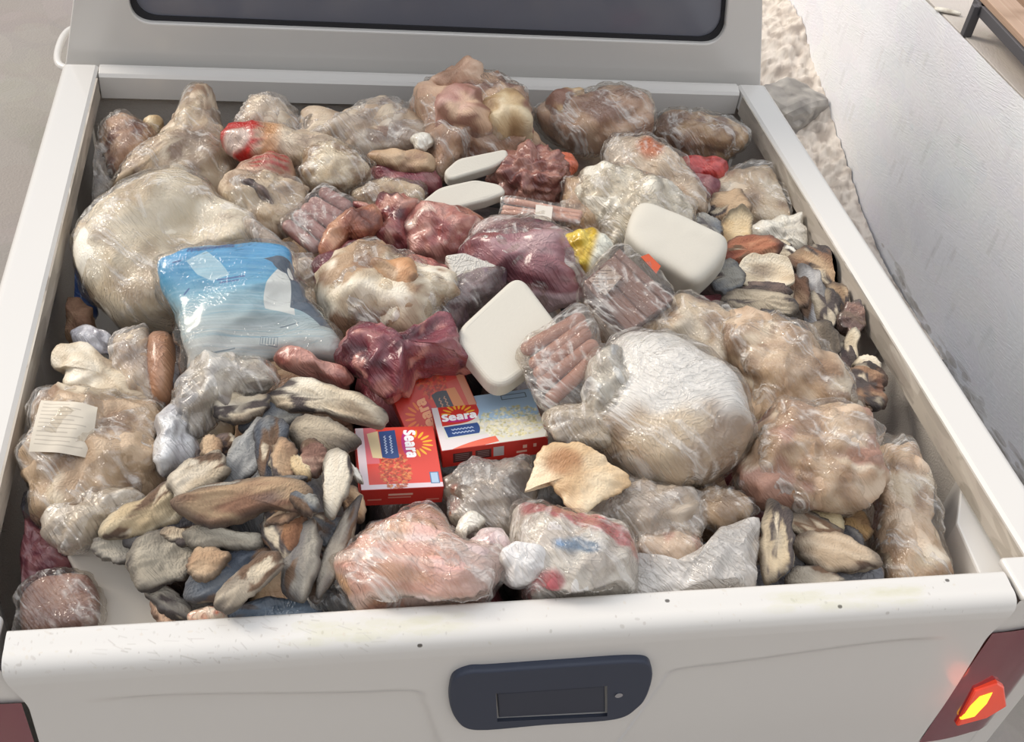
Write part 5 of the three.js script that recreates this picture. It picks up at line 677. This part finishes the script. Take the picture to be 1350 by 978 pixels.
const pileB = [
  ['cupped tan ear shaped piece below the white plastic corner', [950, 298], [988, 312], 52, { pal: 'tan', lift: 0.07, kind: 'blunt', th: 0.012, folds: 0.002, lumps: 0.002, blot: null, curl: [7, 9] }],
  ['brown crumpled cap above the cupped tan ear', [936, 276], [986, 268], 36, { pal: 'brown', lift: 0.05, folds: 0.008 }],
  ['glossy black bean shaped piece beside the white box corner', [918, 290], [948, 312], 30, { pal: 'slate', lift: 0.06, mat: 'wet', kind: 'blunt', th: 0.025 }],
  ['ragged rust brown fold above the round cream disc', [950, 336], [1024, 328], 36, { pal: 'rust', lift: 0.075, folds: 0.012, ff: 16 }],
  ['round cream disc with a brown hollow middle', [972, 362], [1042, 366], 42, { pal: ['#b8a48c', '#d6c6b0', '#e2d6c4', '#c9b8a0'], lift: 0.11, kind: 'blunt', th: 0.014, folds: 0.001, lumps: 0.002, rim: 0, blot: null, edge: 0.2, curl: [6, 8], colour: (c, s, t) => { const k = smooth(0.3, 0.1, Math.hypot(s - 0.48, (t - 0.55) * 1.1)) * 0.7, D = lin('#5d463a'); return [lerp(c[0], D.r, k), lerp(c[1], D.g, k), lerp(c[2], D.b, k)]; } }],
  ['dark grey hollow shell under the white box corner', [940, 372], [976, 362], 40, { pal: 'slate', lift: 0.075, kind: 'blunt' }],
  ['dark rim tucked under the cream disc', [976, 380], [1040, 384], 20, { pal: 'dark', lift: 0.09 }],
  ['pale tan wavy piece below the cream disc', [960, 394], [1046, 404], 40, { pal: 'dried', lift: 0.085, folds: 0.008 }],
  ['light brown folded flap beside the grey hanging strip', [1034, 372], [1062, 402], 34, { pal: 'brown', lift: 0.095, kind: 'leaf' }],
  ['silver grey strip hanging down the pile', [1064, 350], [1076, 440], 30, { pal: ['#5d5d62', '#85848a', '#a5a4a8', '#6f6e72'], lift: 0.095, kind: 'blunt' }],
  ['whitish grey twig of film above the light brown arch', [1016, 322], [1048, 340], 22, { pal: 'white', lift: 0.085 }],
  ['dark olive scrap at the wall above the light brown arch', [1042, 318], [1072, 326], 24, { pal: 'dark', lift: 0.055 }],
  ['light brown arch shaped strip against the bed wall', [1046, 340], [1118, 394], 40, { pal: 'brown', lift: 0.075, kind: 'blunt', th: 0.024, curve: -14 }],
  ['long tan brown strip hanging beside the bed wall', [1100, 378], [1126, 436], 38, { pal: ['#7d624c', '#a08468', '#b89c80', '#8a6e56'], lift: 0.085, kind: 'blunt' }],
  ['buff tongue shaped strip in the middle of the side pile', [1078, 384], [1100, 430], 34, { pal: 'dried', lift: 0.1, kind: 'blunt' }],
  ['dark reddish brown round lump at the bed wall', [1108, 420], [1142, 426], 38, { pal: ['#3f2824', '#5f3f36', '#7d584a', '#4a302a'], lift: 0.1, kind: 'blunt', th: 0.03, mat: 'wet' }],
  ['grey striped bundle at the foot of the side pile', [1010, 412], [1060, 462], 40, { pal: 'grey', lift: 0.07, folds: 0.01, stretch: 3, dir: -0.8 }],
  ['dark twig like strip below the grey striped bundle', [1042, 420], [1066, 458], 22, { pal: 'dark', lift: 0.085 }],
  ['tan hanging strip ending behind the upper tan meat bag', [1076, 428], [1098, 476], 34, { pal: 'dried', lift: 0.085, kind: 'blunt' }],
  ['cream hook shaped rim piece lowest by the bed wall', [1130, 436], [1126, 480], 18, { pal: ['#b5a48c', '#d2c4ad', '#e0d4c2', '#c4b49c'], lift: 0.1, blot: null, folds: 0.001, lumps: 0.002, th: 0.02, curve: 8, kind: 'blunt' }],
  ['cream curl joined to the hook shaped rim piece', [1128, 478], [1160, 490], 18, { pal: ['#b5a48c', '#d2c4ad', '#e0d4c2', '#c4b49c'], lift: 0.1, blot: null, folds: 0.001, lumps: 0.002, th: 0.02, curve: -5, kind: 'blunt' }],
  ['rust brown crumpled end piece lowest at the bed wall', [1120, 504], [1166, 512], 46, { pal: ['#54382c', '#7a5844', '#96745c', '#64463a'], lift: 0.08, folds: 0.012, kind: 'blunt', th: 0.024 }],
  ['dusky brown sliver under the rust brown end piece', [1126, 520], [1146, 540], 34, { pal: 'pink', lift: 0.05 }],
  ['shadowy brown strip behind the cream hook', [1098, 452], [1120, 500], 34, { pal: 'dark', lift: 0.06 }],
];
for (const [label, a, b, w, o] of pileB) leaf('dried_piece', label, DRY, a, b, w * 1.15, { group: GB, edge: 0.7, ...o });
const pileC = [
  ['dark tipped pale dried cut standing upright beside the torn clear sheet', [1026, 668], [1024, 762], 46, { lift: 0.085, kind: 'blunt', th: 0.022, pal: ['#8a7862', '#a8957c', '#bba98f', '#9c8a72'], colour: (c, s, t) => { const k = smooth(0.74, 0.95, t) * 0.85, D = lin('#3a2f2c'); return [lerp(c[0], D.r, k), lerp(c[1], D.g, k), lerp(c[2], D.b, k)]; } }],
  ['pale dried cut with a straight folded edge behind the front one', [1040, 682], [1112, 716], 36, { lift: 0.065, kind: 'blunt', pal: 'dried' }],
  ['smooth rounded dried cut lying foremost', [1054, 716], [1156, 742], 44, { lift: 0.09, kind: 'leaf', th: 0.024, pal: ['#8f7a66', '#a8937e', '#bba792', '#9c8772'] }],
  ['cream edged dried cut tucked under the wide tan meat bag', [1054, 668], [1110, 696], 24, { lift: 0.06, kind: 'blunt', pal: ['#a8946e', '#c4b18c', '#d4c4a2', '#b4a07a'] }],
  ['amber brown dried cut in shade beside the upright tan meat rolls', [1112, 690], [1146, 706], 56, { lift: 0.045, pal: ['#75573a', '#967248', '#ab865a', '#846444'] }],
  ['grey blue dried cut behind the foremost rounded cut', [1104, 704], [1136, 722], 32, { lift: 0.06, pal: 'grey' }],
  ['flat grey dried cut lowest at the tailgate edge', [1040, 762], [1110, 764], 34, { lift: 0.05, pal: ['#7a7066', '#948a7e', '#a69c90', '#857b70'] }],
  ['yellowish sliver of dried cut under the torn clear sheet point', [996, 712], [1010, 740], 22, { lift: 0.055, pal: 'tan' }],
];
for (const [label, a, b, w, o] of pileC) leaf('dried_piece', label, DRY, a, b, w, { group: GC, ...o });
piece('dark_bag', 'dark blue grey bag in the hollow under the pale dried cuts', 'plastic bag', { px: [[972, 744], [1000, 726], [1060, 740], [1150, 742], [1160, 772], [1060, 784], [984, 788]], pal: ['#33353f', '#484a56', '#5e5f68', '#3c3e48'], mat: 'wrap', core: 'plastic', th: 0.02, tb: 0.05, lift: 0.0, folds: 0.006 });

// ---------------------------------------------------------------- beside the truck
{ const p = at(1044, 132, 0.26), r = rng(12), g = new THREE.IcosahedronGeometry(0.15, 5), P = g.attributes.position, C = [], pl = ['#85827f', '#a5a19c', '#c2beb7'].map(lin);
  for (let i = 0; i < P.count; i++) { const v = new V3().fromBufferAttribute(P, i), k = Math.pow(Math.pow(Math.abs(v.x / 0.15), 5) + Math.pow(Math.abs(v.y / 0.15), 5) + Math.pow(Math.abs(v.z / 0.15), 5), -0.2), n = 1 + 0.16 * fbm(v.x * 9, v.y * 9, v.z * 9, 4); P.setXYZ(i, v.x * k * n * 0.8, v.y * k * n * 0.62, v.z * k * n * 0.75); C.push(...ramp(pl, 0.5 + fbm(v.x * 22, v.y * 22, v.z * 22, 3))); }
  g.setAttribute('color', new THREE.Float32BufferAttribute(C, 3)); g.computeVertexNormals(); void r;
  const b = part('concrete_chunk', g, M.dry, scene); b.position.set(p.x, 0.21, p.z); b.rotation.y = 0.5; tag(b, 'broken grey concrete chunk on the ground between truck and wall', 'rubble'); }
{ // timber pallet in an angle-iron frame on the dock
  const g = thing('timber_bench', 'low bench of timber boards on a dark steel frame, up on the dock', 'bench'); const pA = at(1297, 20, 0.97), pB = at(1350, 77, 0.97); g.position.set(pA.x + 0.015, 0.87, pA.z - 0.07); g.rotation.y = Math.atan2(pB.x - pA.x, pB.z - pA.z);
  const wood = (h) => std({ map: canvas(256, 64, (x, w, hh) => { mottle(x, w, hh, h, ['#8c715c', '#c9b09a', '#a98a74', '#d6c4b2'], 5, 60, 16, 0.2); const r = rng(9); for (let k = 0; k < 40; k++) { x.globalAlpha = 0.2; x.strokeStyle = '#6d5443'; x.beginPath(); const y = r() * hh; x.moveTo(0, y); x.bezierCurveTo(w * 0.3, y + 4 * r(), w * 0.6, y - 4 * r(), w, y); x.stroke(); } }), roughness: 0.85 });
  const w1 = wood('#b79c88'), w2 = wood('#a58a76'), steel = std({ color: '#5d5c60', roughness: 0.6, metalness: 0.3 });
  for (const [x, z] of [[0, 0], [0, 2.0], [0.9, 0], [0.9, 2.0]]) part('leg', new RoundedBoxGeometry(0.03, 0.1, 0.024, 2, 0.003).translate(x, 0.05, z), steel, g);
  for (const x of [0.02, 0.9]) part('side_rail', new RoundedBoxGeometry(0.024, 0.034, 2.1, 2, 0.003).translate(x, 0.086, 1.0), steel, g);
  part('cross_rail', new RoundedBoxGeometry(0.9, 0.034, 0.024, 2, 0.003).translate(0.45, 0.086, 0), steel, g);
  for (let k = 0; k < 7; k++) part('board', new RoundedBoxGeometry(0.105, 0.022, 2.2 - 0.05 * (k % 3), 2, 0.003).translate(0.07 + k * 0.135, 0.114, 1.0 + 0.02 * (k % 2)), k % 2 ? w2 : w1, g);
}
{ const p = at(1248, 17, 0.87); const g = lump([[-0.04, -0.008], [0, -0.014], [0.045, -0.004], [0.04, 0.008], [0, 0.012], [-0.04, 0.01]], { th: 0.008, tb: 0.004, n: 30, rows: 12, lumps: 0.003, pal: PAL.white, seed: 3 }).rotateX(-Math.PI / 2); const b = part('paper_scrap', g, M.dry, scene); b.position.set(p.x, 0.876, p.z); b.rotation.y = -0.4; tag(b, 'small white scrap of litter on the dock floor near the bench', 'litter'); }

scene.traverse((o) => { if (o.isMesh) o.castShadow = o.receiveShadow = true; });
renderer.render(scene, camera);
